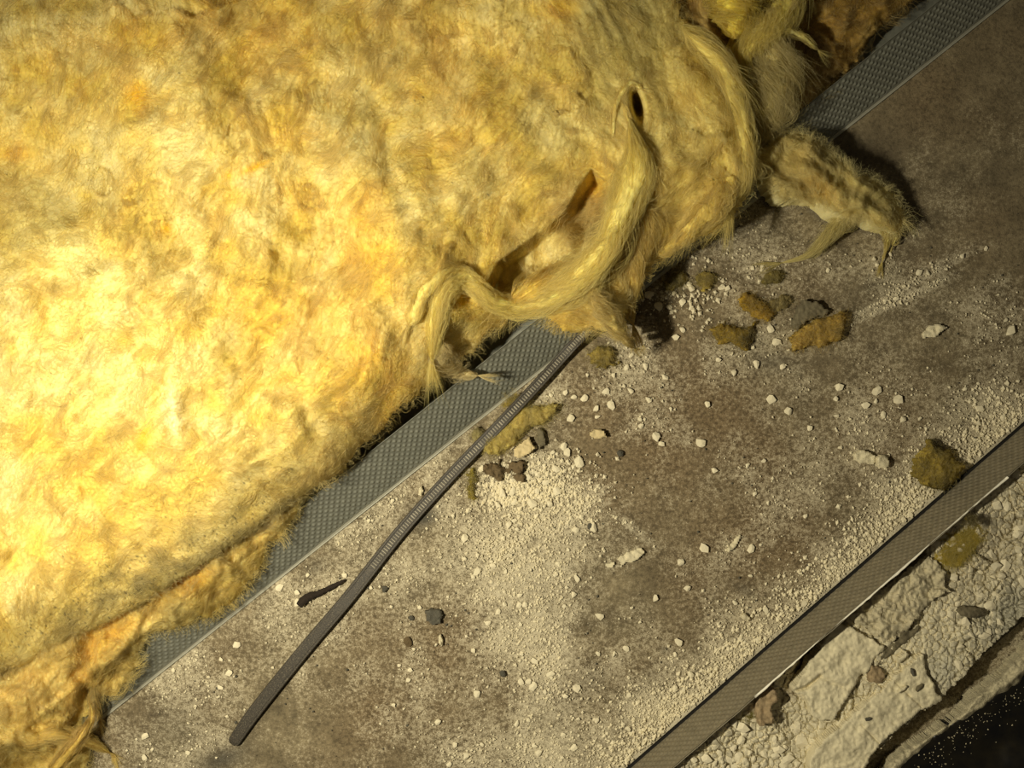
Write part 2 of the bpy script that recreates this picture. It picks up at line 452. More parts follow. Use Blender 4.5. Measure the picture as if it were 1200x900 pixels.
    for a in [(760, 520, 150, 80, 20, .7), (880, 600, 120, 80, 40, .6), (520, 820, 110, 70, 20, .6), (680, 440, 60, 50, 0, .6),
              (900, 690, 90, 60, 40, .5), (480, 740, 70, 40, 0, .5), (820, 480, 120, 60, 0, .5), (780, 740, 90, 50, 30, .4), (1060, 520, 90, 70, 30, .3)]:
        brown += a[5] * ell(X, Y, *a[:5])
    dust -= 0.20 * np.clip(brown, 0, 1) * 0.6
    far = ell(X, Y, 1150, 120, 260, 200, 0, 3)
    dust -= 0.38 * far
    dark_marks = 0.02 * np.clip(field(sh, 10, 9), 0, 2)
    for a in [(262, 890, 34, 14, 20, .7), (200, 850, 60, 40, 20, .3), (500, 608, 16, 9, 30, .8), (488, 600, 30, 14, 38, .35), (370, 665, 20, 10, 35, .35),
              (1000, 210, 80, 30, 38, .35), (990, 185, 40, 20, 38, .35), (905, 425, 22, 12, 0, .4), (880, 260, 60, 30, 30, .3),
              (780, 760, 6, 4, 0, .5), (1020, 335, 40, 10, 20, .2), (870, 690, 16, 8, -30, .4), (690, 800, 30, 20, 30, .2)]:
        dark_marks += a[5] * ell(X, Y, *a[:5])
    z = 0.0004 * field(sh, 10, 5) + 0.00025 * field(sh, 3, 6)
    z -= z.max(); z = z * 0.6
    verts = W(X.ravel(), Y.ravel(), z.ravel())
    ids = np.arange(X.size).reshape(sh)
    q = np.stack([ids[:-1, :-1], ids[1:, :-1], ids[1:, 1:], ids[:-1, 1:]], -1).reshape(-1, 4)
    nv = len(verts)   # the slab goes on, a few millimetres lower, beyond the strewn area
    verts = np.concatenate([verts, [(-2, -2, -.0035), (2, -2, -.0035), (2, 2, -.0035), (-2, 2, -.0035)]])
    q = np.concatenate([q, [[nv, nv + 1, nv + 2, nv + 3]]])
    me = mesh_np('floor', verts, q)
    for nm, a in (('dust', dust), ('brown', brown), ('dark_marks', dark_marks)):
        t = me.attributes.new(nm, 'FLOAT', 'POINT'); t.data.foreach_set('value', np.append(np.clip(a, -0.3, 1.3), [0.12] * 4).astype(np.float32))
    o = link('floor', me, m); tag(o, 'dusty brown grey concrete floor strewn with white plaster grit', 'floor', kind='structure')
    return dust, xs, ys
DUST, DXS, DYS = build_floor()

# ------------------------------------------------------------------ metal tracks
M['galv'] = simple_mat('galvanised_steel', (134, 135, 123), rough=0.55, var=0.2, scale=120, metal=0.4, spec=0.5, bump=0.12, fine=900)
M['galv_dusty'] = simple_mat('dusty_galvanised_steel', (134, 126, 106), rough=0.7, var=0.2, scale=150, metal=0.3, bump=0.2, fine=900)
M['lip'] = simple_mat('pale_edge', (168, 166, 150), rough=0.6, var=0.15, scale=400, metal=0.2)
M['lip2'] = simple_mat('bare_cut_edge', (226, 222, 205), rough=0.5, var=0.1, scale=400, metal=0.1)
M['black'] = simple_mat('shadow_black', (22, 20, 17), rough=0.9, var=0.3)  # black of the strip added as gap shadow under track two

def knurl(u, v, pu, pv):
    """staggered lozenge dimples; u, v in metres"""
    a = np.cos(2 * math.pi * (u / pu + v / (2 * pv) )) ; b_ = np.cos(2 * math.pi * (u / pu - v / (2 * pv)))
    return 0.5 * (a + b_) * 0.5 + 0.25 * a * b_

def track(name, pA, pB, side, prof_fn, width, parent, du=0.0009, nv=44, **kw):
    A = W(*pA)[:2]; B = W(*pB)[:2]; d = B - A; Lg = np.linalg.norm(d); d /= Lg
    n = np.array([-d[1], d[0]]) * side
    return A, d, n, Lg

def sheet(name, A, d, n, Lg, prof, thick, mat, parent, du, amp=0.0, pu=.0048, pv=.0027, nv=40, wav=0.0, seed=2):
    """rolled steel face: prof is ((v,z),(v,z)) straight across; knurled by real relief"""
    (v0, z0), (v1, z1) = prof
    nu = int(Lg / du) + 1; U = np.linspace(0, Lg, nu); T = np.linspace(0, 1, nv)
    UU, TT = np.meshgrid(U, T, indexing='ij')
    wl = math.hypot(v1 - v0, z1 - z0); nrm = np.array([-(z1 - z0), (v1 - v0)]) / wl
    if nrm[1] < 0 or (abs(nrm[1]) < 1e-6): nrm = nrm * (1 if nrm[1] >= 0 else -1)
    rr = np.random.default_rng(seed)
    wv = wav * (np.sin(U * 60 + 1) + 0.6 * np.sin(U * 140 + 2) + 0.5 * np.interp(U, np.linspace(0, Lg, 90), rr.standard_normal(90)))[:, None] * TT
    amp_m = amp * np.clip(np.minimum(TT, 1 - TT) / 0.06, 0, 1)
    hgt = amp_m * knurl(UU, TT * wl, pu, pv)
    V = v0 + (v1 - v0) * TT + nrm[0] * hgt + wv * 0.4; Z = z0 + (z1 - z0) * TT + nrm[1] * hgt + wv * 0.6
    def pos(V, Z): return np.stack([A[0] + d[0] * UU + n[0] * V, A[1] + d[1] * UU + n[1] * V, Z], -1)
    top = pos(V, Z); bot = pos(V - nrm[0] * thick, Z - nrm[1] * thick)
    ids = np.arange(nu * nv).reshape(nu, nv); q = np.stack([ids[:-1, :-1], ids[1:, :-1], ids[1:, 1:], ids[:-1, 1:]], -1).reshape(-1, 4)
    # underside is coarse: only its border ring
    ring = np.concatenate([ids[:, 0], ids[-1, 1:], ids[::-1, -1][1:], ids[0, ::-1][1:-1]])
    nb = len(ring); low = bot.reshape(-1, 3)[ring]; li = nu * nv + np.arange(nb)
    sk = np.stack([ring, np.roll(ring, -1), np.roll(li, -1), li], 1)
    back = []
    for i in range(nu - 1):
        a, b2 = i, i + 1
        # pair first row with last row of the ring
        ra = li[a]; rb = li[b2]; oa = li[(nu - 1) + (nv - 1) + (nu - 1 - a)]; ob = li[(nu - 1) + (nv - 1) + (nu - 1 - b2)]
        back.append((ra, oa, ob, rb))
    me = mesh_np(name, np.concatenate([top.reshape(-1, 3), low]), [q, sk, np.array(back)])
    return link(name, me, mat, parent)

def build_track1():
    root = empty('metal_track')
    A, d, n, Lg = track('t', (-150, 1053), (1330, -121), 1, None, None, root)
    # n must point up-left
    if n[0] > 0: n = -n
    f = sheet('knurled_flange', A, d, n, Lg, ((0.0, 0.0016), (0.0268, 0.030)), 0.0007, M['galv'], root, 0.0008, amp=0.0011, pu=.0052, pv=.0030, nv=84)
    sheet('floor_lip', A, d, n, Lg, ((-0.0021, 0.0008), (0.0002, 0.0021)), 0.0006, M['lip'], root, 0.004, nv=4, wav=0.0004)
    sheet('web', A, d, n, Lg, ((0.0004, 0.0009), (0.075, 0.0009)), 0.0005, M['galv'], root, 0.02, nv=3)
    sheet('far_flange', A, d, n, Lg, ((0.0750, 0.0015), (0.0752, 0.030)), 0.0007, M['galv'], root, 0.02, nv=3)
    tag(root, 'grey galvanised knurled steel track under the yellow wool edge', 'metal track')
build_track1()

def build_track2():
    root = empty('metal_track')
    A, d, n, Lg = track('t', (560, 1052), (1400, 321), 1, None, None, root)
    if n[0] < 0: n = -n          # towards the lower right
    sheet('knurled_flange', A, d, n, Lg, ((0.0012, 0.001), (0.0030, 0.040)), 0.0008, M['galv_dusty'], root, 0.0009, amp=0.0009, pu=.0052, pv=.0034, nv=72, wav=0.0003)
    sheet('cut_edge', A + d * Lg * 0.36, d, n, Lg * 0.33, ((0.0028, 0.0400), (0.0035, 0.0405)), 0.0008, M['lip2'], root, 0.003, nv=4, wav=0.0007, seed=5)
    sheet('foot_shadow_strip', A, d, n, Lg, ((-0.0009, 0.0010), (0.0012, 0.0016)), 0.0008, M['black'], root, 0.006, nv=3, wav=0.0002)  # added black strip: stands for the shadow line at the flange foot
    sheet('web', A, d, n, Lg, ((0.002, 0.0009), (0.104, 0.0009)), 0.0005, M['galv_dusty'], root, 0.02, nv=3)
    tag(root, 'dusty beige grey knurled steel track full of plaster rubble', 'metal track')
build_track2()

# ------------------------------------------------------------------ glass wool: main batt
YEL = lin((221, 201, 114)); PALE = lin((230, 220, 170)); DEEP = lin((214, 185, 80)); GREY = lin((178, 164, 118)); DIRT = lin((112, 100, 70))

def wool_colors(hf, seed, yel=YEL, pale=PALE, deep=DEEP, streak=None):
    a = field(hf.shape, 34 / hf.res, seed); b = field(hf.shape, 12 / hf.res, seed + 1)
    t = np.clip(0.45 + 0.28 * a + 0.2 * b, 0, 1)[..., None]
    c = deep * (1 - t) + pale * t
    c = 0.45 * yel + 0.55 * c
    if streak is not None: c = c * (1 + 0.10 * np.clip(streak, -2, 2)[..., None])
    return c

def mixc(C, w, c):
    w = np.clip(w, 0, 1)[..., None]; return C * (1 - w) + np.asarray(c) * w

batt = empty('insulation_batt')
MAIN = [(-160, -160), (815, -160), (790, -20), (800, 20), (838, 62), (862, 108), (878, 160), (884, 206), (872, 240), (846, 264), (818, 282),
        (786, 300), (764, 308), (750, 322), (738, 342), (734, 366), (734, 386), (740, 404), (722, 394), (694, 388), (660, 388), (634, 368), (606, 370), (574, 390), (556, 414), (540, 422), (518, 440),
        (500, 455), (476, 477), (440, 510), (400, 552), (365, 574), (335, 598), (250, 655), (160, 712), (80, 752), (0, 792), (-160, 880)]

def build_main():
    hf = HF(MAIN, 2.0, ragged=3.0, rag_scale=9, seed=31)
    X, Y = hf.X, hf.Y; sh = hf.shape
    ctrl = [(100, 700, 33), (250, 620, 33), (60, 600, 45), (150, 520, 40), (350, 560, 20), (100, 420, 25), (220, 480, 75), (330, 400, 40), (300, 330, 70),
            (60, 300, 30), (150, 200, 60), (80, 80, 100), (300, 100, 80), (450, 130, 70), (560, 100, 65), (520, 240, 45), (430, 330, 50), (450, 440, 60),
            (530, 390, 75), (480, 480, 35), (600, 200, 50), (640, 140, 60), (700, 60, 110), (760, 60, 115), (830, 110, 125), (870, 180, 95), (810, 200, 40), (760, 200, 115),
            (730, 180, 100), (790, 270, 50), (700, 350, -30), (730, 300, 60), (600, 380, 30), (660, 280, 50)]
    th = ang_field(ctrl, sh, hf, 51, 0.32, 46)
    streak = lic(hf, th, 16, 77, 0.8); streak2 = lic(hf, th, 22, 79, 2.2)
    sd = np.clip(hf.sd0 + 2, 0, None)
    t = np.clip(sd / 105.0, 0, 1); prof = np.sqrt(1 - (1 - t) ** 2)
    # lower-left edge rounds under further, right side is thinner
    top = 0.094 - 0.026 * np.clip((X - 350) / 500, 0, 1) - 0.02 * np.clip((120 - Y) / 250, 0, 1)
    edge = 0.036 + 0.010 * np.clip((X - 600) / 300, 0, 1) + 0.020 * np.clip((360 - X) / 60, 0, 1) * np.clip((Y - 400) / 150, 0, 1)
    z = edge + (top - edge) * prof
    z += prof * (0.0065 * field(sh, 40, 61) + 0.0016 * field(sh, 15, 62) + 0.0007 * field(sh, 6, 63)) + 0.00015 * field(sh, 2.4, 64)
    z += 0.00016 * np.clip(streak, -2.5, 2.5) + 0.0003 * np.clip(streak2, -2.5, 2.5)
    # named folds and lumps (px, py, rx, ry, angle, height)
    for a in [(300, 322, 24, 46, -82 + 90, .007), (203, 486, 15, 44, 8, .009), (70, 292, 50, 46, 10, .010), (30, 400, 70, 60, 0, .008), (240, 430, 60, 30, 35, .007),
              (150, 340, 70, 40, 30, .005), (560, 150, 60, 60, 0, .006), (430, 215, 46, 80, 15, .006), (420, 420, 70, 34, 45, .007), (340, 485, 28, 26, 0, .006),
              (850, 150, 26, 60, 25, .010), (780, 200, 50, 22, 20, .006), (470, 40, 70, 40, 0, .005), (500, 300, 60, 26, 30, .005), (700, 60, 60, 70, 10, .006),
              (560, 335, 26, 14, 60, .008), (530, 360, 14, 40, 10, .007), (600, 240, 40, 14, 50, .005), (640, 210, 30, 20, 40, .006)]:
        z += a[5] * ell(X, Y, *a[:5])
    for P, w, a in [([(0, 185), (50, 205), (95, 262), (120, 300)], 9, -.006), ([(60, 330), (90, 300), (118, 320), (112, 350)], 7, -.003),
                    ([(275, 360), (300, 372), (322, 345), (326, 300)], 5, -.005), ([(170, 520), (186, 490), (192, 440)], 6, -.006), ([(320, 458), (350, 470), (368, 505)], 6, -.005),
                    ([(430, 510), (452, 470), (470, 400), (455, 350)], 8, -.006), ([(440, 110), (455, 190), (480, 260)], 7, -.004), ([(360, 110), (350, 200), (370, 260)], 8, -.003),
                    ([(470, 400), (520, 350), (560, 310)], 8, -.004), ([(780, 300), (800, 240), (850, 215)], 8, -.006), ([(520, 430), (540, 395), (575, 380)], 8, -.010),
                    ([(230, 640), (300, 596), (350, 560)], 7, -.004), ([(640, 110), (690, 170), (700, 200)], 8, -.004), ([(350, 30), (300, 70), (280, 130)], 12, -.005),
                    ([(770, 90), (800, 130), (806, 150)], 10, -.005)]:
        z += 0.7 * a * np.exp(-(line_d(P, X, Y) / (1.7 * w)) ** 2)
    # torn openings
    hole = np.zeros(sh)
    hole = np.maximum(hole, ell(X, Y, 747, 124, 6, 17, 12, 3)); 
    hole = np.maximum(hole, np.clip((poly_sd([(694, 200), (712, 214), (706, 250), (690, 300), (668, 330), (625, 338), (585, 350), (568, 338), (584, 308), (612, 288), (640, 268), (664, 248), (680, 218)], X, Y) + 2) / 12, 0, 1))
    hole = np.maximum(hole, 0.3 * ell(X, Y, 545, 350, 16, 9, 20)); hole = np.maximum(hole, 0.4 * ell(X, Y, 540, 405, 26, 22, 40)); hole = np.maximum(hole, 0.2 * ell(X, Y, 800, 128, 20, 20, 0))
    z = z * (1 - hole) + hole * np.minimum(z, 0.036 + 0.003 * field(sh, 6, 66) + 0.012 * ell(X, Y, 668, 292, 26, 30, 40))
    hf.Z = np.maximum(z, 0.022)
    C = wool_colors(hf, 81, streak=streak * 0.7)
    band = np.exp(-(line_d([(0, 770), (150, 690), (300, 600), (400, 530), (470, 480)], X, Y) / 60) ** 2)
    C = mixc(C, 0.55 * band, lin((206, 184, 112)))
    C = mixc(C, 0.55 * ell(X, Y, 790, 150, 150, 190, 0, 4), lin((214, 196, 116)))
    C = mixc(C, 0.40 * ell(X, Y, 20, 250, 60, 90, 0, 4), lin((206, 190, 118)))
    C = mixc(C, 0.35 * ell(X, Y, 730, 40, 70, 70, 0, 4), lin((196, 188, 128)))
    C = mixc(C, 0.45 * ell(X, Y, 680, 250, 40, 50, 40, 4), lin((184, 166, 130)))
    C = mixc(C, 0.45 * ell(X, Y, 410, 520, 80, 26, 38, 4), lin((190, 170, 112)))
    C = mixc(C, 0.5 * ell(X, Y, 560, 415, 40, 28, 40, 4), lin((200, 184, 132)))
    for a in [(160, 112, 14, 18, 20, .8), (150, 40, 90, 30, 10, .35), (298, 196, 18, 4, 25, .95), (268, 205, 4, 6, 0, .8), (194, 268, 7, 7, 0, .8), (285, 115, 5, 5, 0, .6),
              (300, 30, 60, 40, 0, .35), (655, 12, 22, 18, 0, .5), (170, 510, 9, 30, -20, .7), (440, 430, 60, 40, 40, .4), (455, 470, 14, 40, -10, .45), (20, 180, 20, 8, 0, .6),
              (340, 380, 60, 50, 0, .25), (420, 290, 40, 60, 0, .4), (520, 110, 40, 60, 0, .3), (480, 20, 50, 30, 0, .35), (330, 445, 24, 8, 10, .5), (700, 222, 10, 20, -15, .6), (330, 130, 60, 60, 0, .15)]:
        C = mixc(C, a[5] * ell(X, Y, *a[:5]), lin((230, 184, 30)))
    C = mixc(C, 0.8 * ell(X, Y, 203, 486, 13, 40, 8), lin((240, 232, 188)))
    C = mixc(C, 0.6 * ell(X, Y, 75, 300, 40, 34, 20), lin((236, 222, 146)))
    # grime rubbed into the low edge
    grime = np.exp(-(line_d([(0, 775), (90, 722), (180, 672), (290, 612)], X, Y) / 26) ** 2) * np.clip(field(sh, 8, 90) * 0.5 + 0.35, 0, 1)
    grime = np.maximum(grime, 0.9 * ell(X, Y, 125, 678, 26, 8, 28) )
    grime = np.maximum(grime, 0.8 * np.exp(-(line_d([(215, 665), (300, 618), (340, 585)], X, Y) / 9) ** 2))
    C = mixc(C, 0.6 * grime, DIRT)
    r = np.random.default_rng(4)
    sp = np.zeros(sh)
    for _ in range(420):
        u = r.random(); cx = 10 + 330 * u + r.normal(0, 16); cy = 760 - 160 * u + r.normal(0, 26)
        if r.random() < 0.15: cx, cy = r.uniform(0, 850), r.uniform(0, 600)
        j = int((cy - hf.y0) / 2); i = int((cx - hf.x0) / 2)
        if 0 <= j < sh[0] - 1 and 0 <= i < sh[1] - 1: sp[j, i] = r.uniform(.4, 1)
    C = mixc(C, sp, lin((52, 46, 34)))
    hf.C = np.clip(C, 0, 0.95)
    body = hf.build('batt_body', M['wool'], batt, zbot=0.0315, inset=0.003)
    fn = ang_sampler(hf, th)
    lay_fibres(hf, 75000, fn, body, length=(6, 26), k=6, spread=0.8, curl=1.5, lift=0.0022, radius=(0.00004, 0.00008), bright=1.06, seed=5, off=0.0002)
    lay_fibres(hf, 34000, fn, body, length=(14, 60), k=9, spread=0.5, curl=1.5, lift=0.0020, radius=(0.00004, 0.00008), bright=1.1, seed=6, clump=26, name='wool_wisps')
    lay_fibres(hf, 5000, fn, body, length=(20, 60), k=10, spread=1.2, curl=2.2, lift=0.006, radius=(0.00003, 0.00006), bright=1.3, seed=7, name='stray_fibres')
    # fringe leaving the torn edge
    gy, gx = np.gradient(hf.sd)
    def out(x, y):
        g = hf.g(x, y); return np.arctan2(bil(gy, *g), -bil(gx, *g))
    def fr_dir(x, y):
        o = out(x, y); f = fn(x, y)
        f = np.where(np.cos(f - o) < 0, f + math.pi, f)
        return np.arctan2(0.7 * np.sin(o) + 0.8 * np.sin(f), 0.7 * np.cos(o) + 0.8 * np.cos(f))
    lay_fibres(hf, 9000, fr_dir, body, length=(5, 20), k=8, spread=0.7, curl=0.9, lift=0.002, radius=(0.00003, 0.00006), bright=1.1, seed=8, edge=7.0, droop=0.35, name='torn_fringe')
    # denser ragged right end
    r = np.random.default_rng(9)
    n = 12000; x = r.uniform(560, 885, n); y = r.uniform(0, 440, n); k = hf.inside(x, y) & (y > 330 - 0.5 * (x - 480))
    lay_fibres(hf, 0, fn, body, length=(18, 64), k=10, spread=0.4, curl=1.5, lift=0.005, radius=(0.00004, 0.00009), bright=1.12, seed=10, clump=20, roots=np.stack([x[k], y[k]], 1), name='torn_fibres')
    return hf, body
HFM, main_body = build_main()
strand('twisted_strand', [(738, 140, .060, 7), (746, 190, .074, 17), (738, 225, .078, 19), (722, 262, .080, 17), (706, 296, .078, 17), (680, 325, .074, 18), (648, 345, .068, 16), (610, 358, .062, 13), (578, 352, .062, 11), (556, 334, .066, 10), (536, 326, .068, 12), (518, 346, .066, 12), (508, 380, .060, 12), (506, 420, .055, 10)],
       batt, (236, 220, 134), n_hair=4200, core=0.88, seed=21, hair_len=0.16, twist=1.0, fly=0.08, over=HFM, lead=0.45, seg=90, label='pale twisted rope of combed wool')
strand('twisted_strand', [(600, 350, .052, 14), (640, 336, .060, 18), (672, 320, .064, 17), (692, 300, .060, 8)], batt, (224, 196, 96), n_hair=1500, core=0.8, seed=22, hair_len=0.4, twist=1.0, fly=0.06, over=HFM)
for i, (p, nh) in enumerate([([(718, 160, .060, 3), (722, 124, .060, 4), (738, 98, .060, 4), (752, 104, .060, 3)], 300),
                         ([(730, 120, .06, 3), (742, 156, .06, 4), (762, 180, .06, 4), (772, 205, .06, 2)], 400),
                         ([(800, 30, .07, 10), (842, 70, .072, 12), (864, 120, .07, 12), (874, 170, .068, 12), (872, 205, .06, 10), (860, 236, .05, 8)], 1800),
                         ([(860, 206, .06, 12), (838, 240, .055, 14), (806, 272, .05, 12), (770, 298, .045, 8)], 1400),
                         ([(760, 240, .056, 14), (750, 290, .05, 12), (744, 320, .044, 10), (738, 352, .038, 6), (742, 380, .034, 2)], 1600),
                         ([(690, 330, .05, 10), (704, 356, .046, 14), (722, 384, .04, 10), (744, 408, .034, 2)], 1100),
                         ([(512, 400, .05, 14), (520, 425, .044, 14), (540, 436, .04, 8), (560, 440, .037, 2)], 1000),
                         ([(560, 330, .058, 4), (530, 318, .064, 8), (500, 340, .064, 10), (480, 380, .062, 10)], 800)]):
    strand('torn_lock', p, batt, [(232, 214, 132), (232, 214, 132), (222, 206, 122), (216, 194, 108), (214, 190, 104), (204, 184, 114), (212, 196, 144), (232, 214, 130), (218, 198, 130), (242, 234, 190)][i], n_hair=nh, core=0.8, seed=40 + i, hair_len=0.3, twist=1.6, fly=0.14, over=HFM)
tag(batt, 'large bright yellow glass wool batt with torn fluffy edge', 'insulation')

# ------------------------------------------------------------------ wool strip squeezed out below the batt
def wool_piece(name, poly, zfun, label, cat, ctrl, seed, n_fib, colfn, res=2.0, ragged=3, zbot=0.0, fringe=2500, inset=0.004, lens=(8, 34), group=None, frl=(5, 18)):
    root = empty(name)
    hf = HF(poly, res, ragged=ragged, rag_scale=8, seed=seed)
    th = ang_field(ctrl, hf.shape, hf, seed + 3, 0.4, 30)
    streak = lic(hf, th, 14, seed + 5, 0.9)
    hf.Z = zfun(hf, streak); hf.C = np.clip(colfn(hf, streak), 0, 0.95)
    body = hf.build('wool_body', M['wool'], root, zbot=zbot, inset=inset)
    fn = ang_sampler(hf, th)
    lay_fibres(hf, n_fib, fn, body, length=lens, k=7, spread=0.8, curl=1.4, lift=0.002, radius=(0.00004, 0.00008), bright=1.06, seed=seed + 6, off=0.0002)
    lay_fibres(hf, n_fib // 2, fn, body, length=(12, 46), k=8, spread=0.5, curl=1.5, lift=0.003, radius=(0.00004, 0.00009), bright=1.08, seed=seed + 8, clump=22, name='wool_wisps')
    gy, gx = np.gradient(hf.sd)
    def out(x, y):
        g = hf.g(x, y); return np.arctan2(bil(gy, *g), -bil(gx, *g))
    lay_fibres(hf, fringe, out, body, length=frl, k=7, spread=0.8, curl=1.0, lift=0.001, radius=(0.00004, 0.00008), bright=1.0, seed=seed + 7, edge=4.0, droop=0.5, name='torn_fringe')
    tag(root, label, cat, group)
    return root, hf, body

STRIP = [(-160, 1060), (-160, 700), (60, 700), (180, 640), (300, 560), (362, 560), (352, 588), (342, 606), (330, 632), (312, 640), (302, 668), (286, 690), (268, 706), (240, 728), (206, 738), (176, 744), (164, 760), (160, 780), (146, 806), (138, 816),
         (116, 816), (104, 838), (98, 850), (106, 880), (98, 912), (70, 960), (0, 1060)]
def zs(hf, st):
    X, Y = hf.X, hf.Y; sd = np.clip(hf.sd0 + 2, 0, None); t = np.clip(sd / 46, 0, 1); p = np.sqrt(1 - (1 - t) ** 2)
    low = np.clip((line_d([(100, 845), (-160, 1053)], X, Y)) / 1e9, 0, 1)
    ze = 0.033 - 0.018 * np.clip((Y - 815) / 60, 0, 1)
    # height of the leaning flange beneath: stay above it
    dperp = ((X + 150) * 0.621 + (Y - 1053) * 0.783)   # px beyond the flange foot, + is floor side
    ze = np.where(dperp > -46, np.clip(0.033 * (-dperp / 46.0) + 0.004, 0.004, 0.037), 0.037)
    z = ze + 0.016 * p * (0.6 + 0.4 * np.clip((640 - X) / 600, 0, 1))
    z += p * (0.004 * field(hf.shape, 14, 5) + 0.0026 * field(hf.shape, 6, 6)) + 0.0008 * st * 0.6 + 0.0007 * field(hf.shape, 2.2, 8)
    for P, w, a in [([(0, 800), (60, 770), (120, 725), (180, 700)], 9, .006), ([(130, 720), (150, 700), (200, 680)], 7, .006), ([(90, 790), (130, 800), (150, 770)], 8, -.006), ([(80, 860), (95, 835), (100, 810)], 7, -.010),
                    ([(190, 700), (170, 730), (165, 750)], 6, -.004), ([(200, 690), (225, 700), (265, 690)], 8, -.005), ([(0, 870), (50, 872), (80, 900)], 8, .006), ([(110, 745), (100, 780), (70, 810)], 6, -.005)]:
        z += a * np.exp(-(line_d(P, X, Y) / w) ** 2)
    return np.maximum(z, ze)
def cs(hf, st):
    X, Y = hf.X, hf.Y
    C = wool_colors(hf, 401, streak=st * 0.7); C = mixc(C, 0.45 + 0 * X, lin((222, 200, 118)))
    for a in [(130, 745, 50, 12, 35, .5), (100, 790, 12, 40, -20, .4), (220, 680, 36, 16, 20, .55), (310, 620, 10, 26, -20, .3), (85, 810, 30, 10, 60, .3)]:
        C = mixc(C, a[5] * ell(X, Y, *a[:5]), lin((228, 180, 36)))
    C = mixc(C, 0.7 * ell(X, Y, 150, 706, 26, 8, 25), lin((232, 222, 170)))
    C = mixc(C, 0.5 * ell(X, Y, 205, 710, 18, 14, 0), lin((150, 128, 60)))
    C = mixc(C, 0.5 * ell(X, Y, 120, 790, 24, 30, 0), lin((196, 172, 96)))
    C = mixc(C, 0.6 * ell(X, Y, 82, 855, 8, 14, 0), lin((120, 94, 40)))
    C = mixc(C, 0.45 * ell(X, Y, 30, 810, 30, 40, 0), lin((214, 186, 120)))
    return C
strip_root, HFS, strip_body = wool_piece('insulation_offcut', STRIP, zs, 'ragged amber wool strip squeezed out over the steel track', 'insulation',
    [(50, 880, 0), (100, 800, 70), (130, 750, 35), (220, 700, 30), (320, 620, 60), (30, 780, 40), (60, 840, 80)], 300, 22000, cs, ragged=3.5, zbot=0.0, fringe=4500, inset=0.003)
for i, p in enumerate([[(60, 905, .03, 8), (84, 876, .034, 9), (100, 856, .03, 6), (108, 838, .02, 3), (104, 812, .03, 3)], [(20, 868, .04, 10), (60, 862, .04, 10), (100, 868, .02, 5), (128, 882, .004, 2)],
                       [(110, 792, .036, 3), (112, 820, .028, 4), (118, 842, .010, 2)], [(84, 742, .05, 5), (120, 718, .055, 7), (146, 702, .056, 7), (170, 690, .055, 4)]]):
    strand('torn_lock', p, strip_root, [(212, 182, 96), (222, 196, 106), (200, 176, 104), (228, 212, 150)][i], n_hair=500, core=0.6, seed=330 + i, hair_len=0.5, twist=1.0, fly=0.3)

# ------------------------------------------------------------------ amber wool in shade behind, and the hanging flap
BACK = [(760, -160), (1250, -160), (1108, -36), (1082, -6), (1056, 14), (1027, 37), (1012, 64), (996, 83), (980, 98), (958, 120), (936, 140), (906, 160), (870, 170), (800, 120)]
def zb(hf, st):
    sd = np.clip(hf.sd, 0, None); t = np.clip(sd / 60, 0, 1); p = np.sqrt(1 - (1 - t) ** 2)
    return 0.020 + 0.018 * p + p * (0.003 * field(hf.shape, 16, 15) + 0.002 * field(hf.shape, 5, 16)) + 0.0006 * st - 0.012 * ell(hf.X, hf.Y, 960, 60, 60, 40, 0, 3)
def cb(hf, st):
    C = wool_colors(hf, 431, yel=lin((172, 142, 74)), pale=lin((186, 164, 104)), deep=lin((150, 118, 48)), streak=st)  # yellow wool tones browned: shade behind the flap is put into the colour
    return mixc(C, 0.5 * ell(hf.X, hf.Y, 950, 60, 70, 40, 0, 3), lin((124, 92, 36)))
wool_piece('insulation_batt', BACK, zb, 'wool with shade painted in brownish amber beyond the torn flap', 'insulation',
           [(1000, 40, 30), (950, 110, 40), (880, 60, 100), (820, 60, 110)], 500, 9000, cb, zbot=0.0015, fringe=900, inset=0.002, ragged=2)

flap = empty('insulation_flap')
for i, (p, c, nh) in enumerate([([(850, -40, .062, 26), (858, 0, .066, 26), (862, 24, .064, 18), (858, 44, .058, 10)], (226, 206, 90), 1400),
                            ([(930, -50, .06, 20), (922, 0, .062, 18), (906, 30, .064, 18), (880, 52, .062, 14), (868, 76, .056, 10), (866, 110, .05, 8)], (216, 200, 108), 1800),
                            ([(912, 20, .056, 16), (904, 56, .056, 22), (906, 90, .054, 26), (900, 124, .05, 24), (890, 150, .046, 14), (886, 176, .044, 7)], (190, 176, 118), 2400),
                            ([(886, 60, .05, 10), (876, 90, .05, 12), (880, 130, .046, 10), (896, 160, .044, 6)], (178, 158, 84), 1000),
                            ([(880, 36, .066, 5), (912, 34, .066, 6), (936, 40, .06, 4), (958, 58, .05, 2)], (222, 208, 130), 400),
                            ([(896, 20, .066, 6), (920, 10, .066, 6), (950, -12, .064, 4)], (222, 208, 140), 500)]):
    strand('wool_lock', p, flap, c, n_hair=nh, core=0.8, seed=60 + i, hair_len=0.32, twist=1.6, fly=0.14)
tag(flap, 'pale curled wool flap hanging at the top of the torn edge', 'insulation')

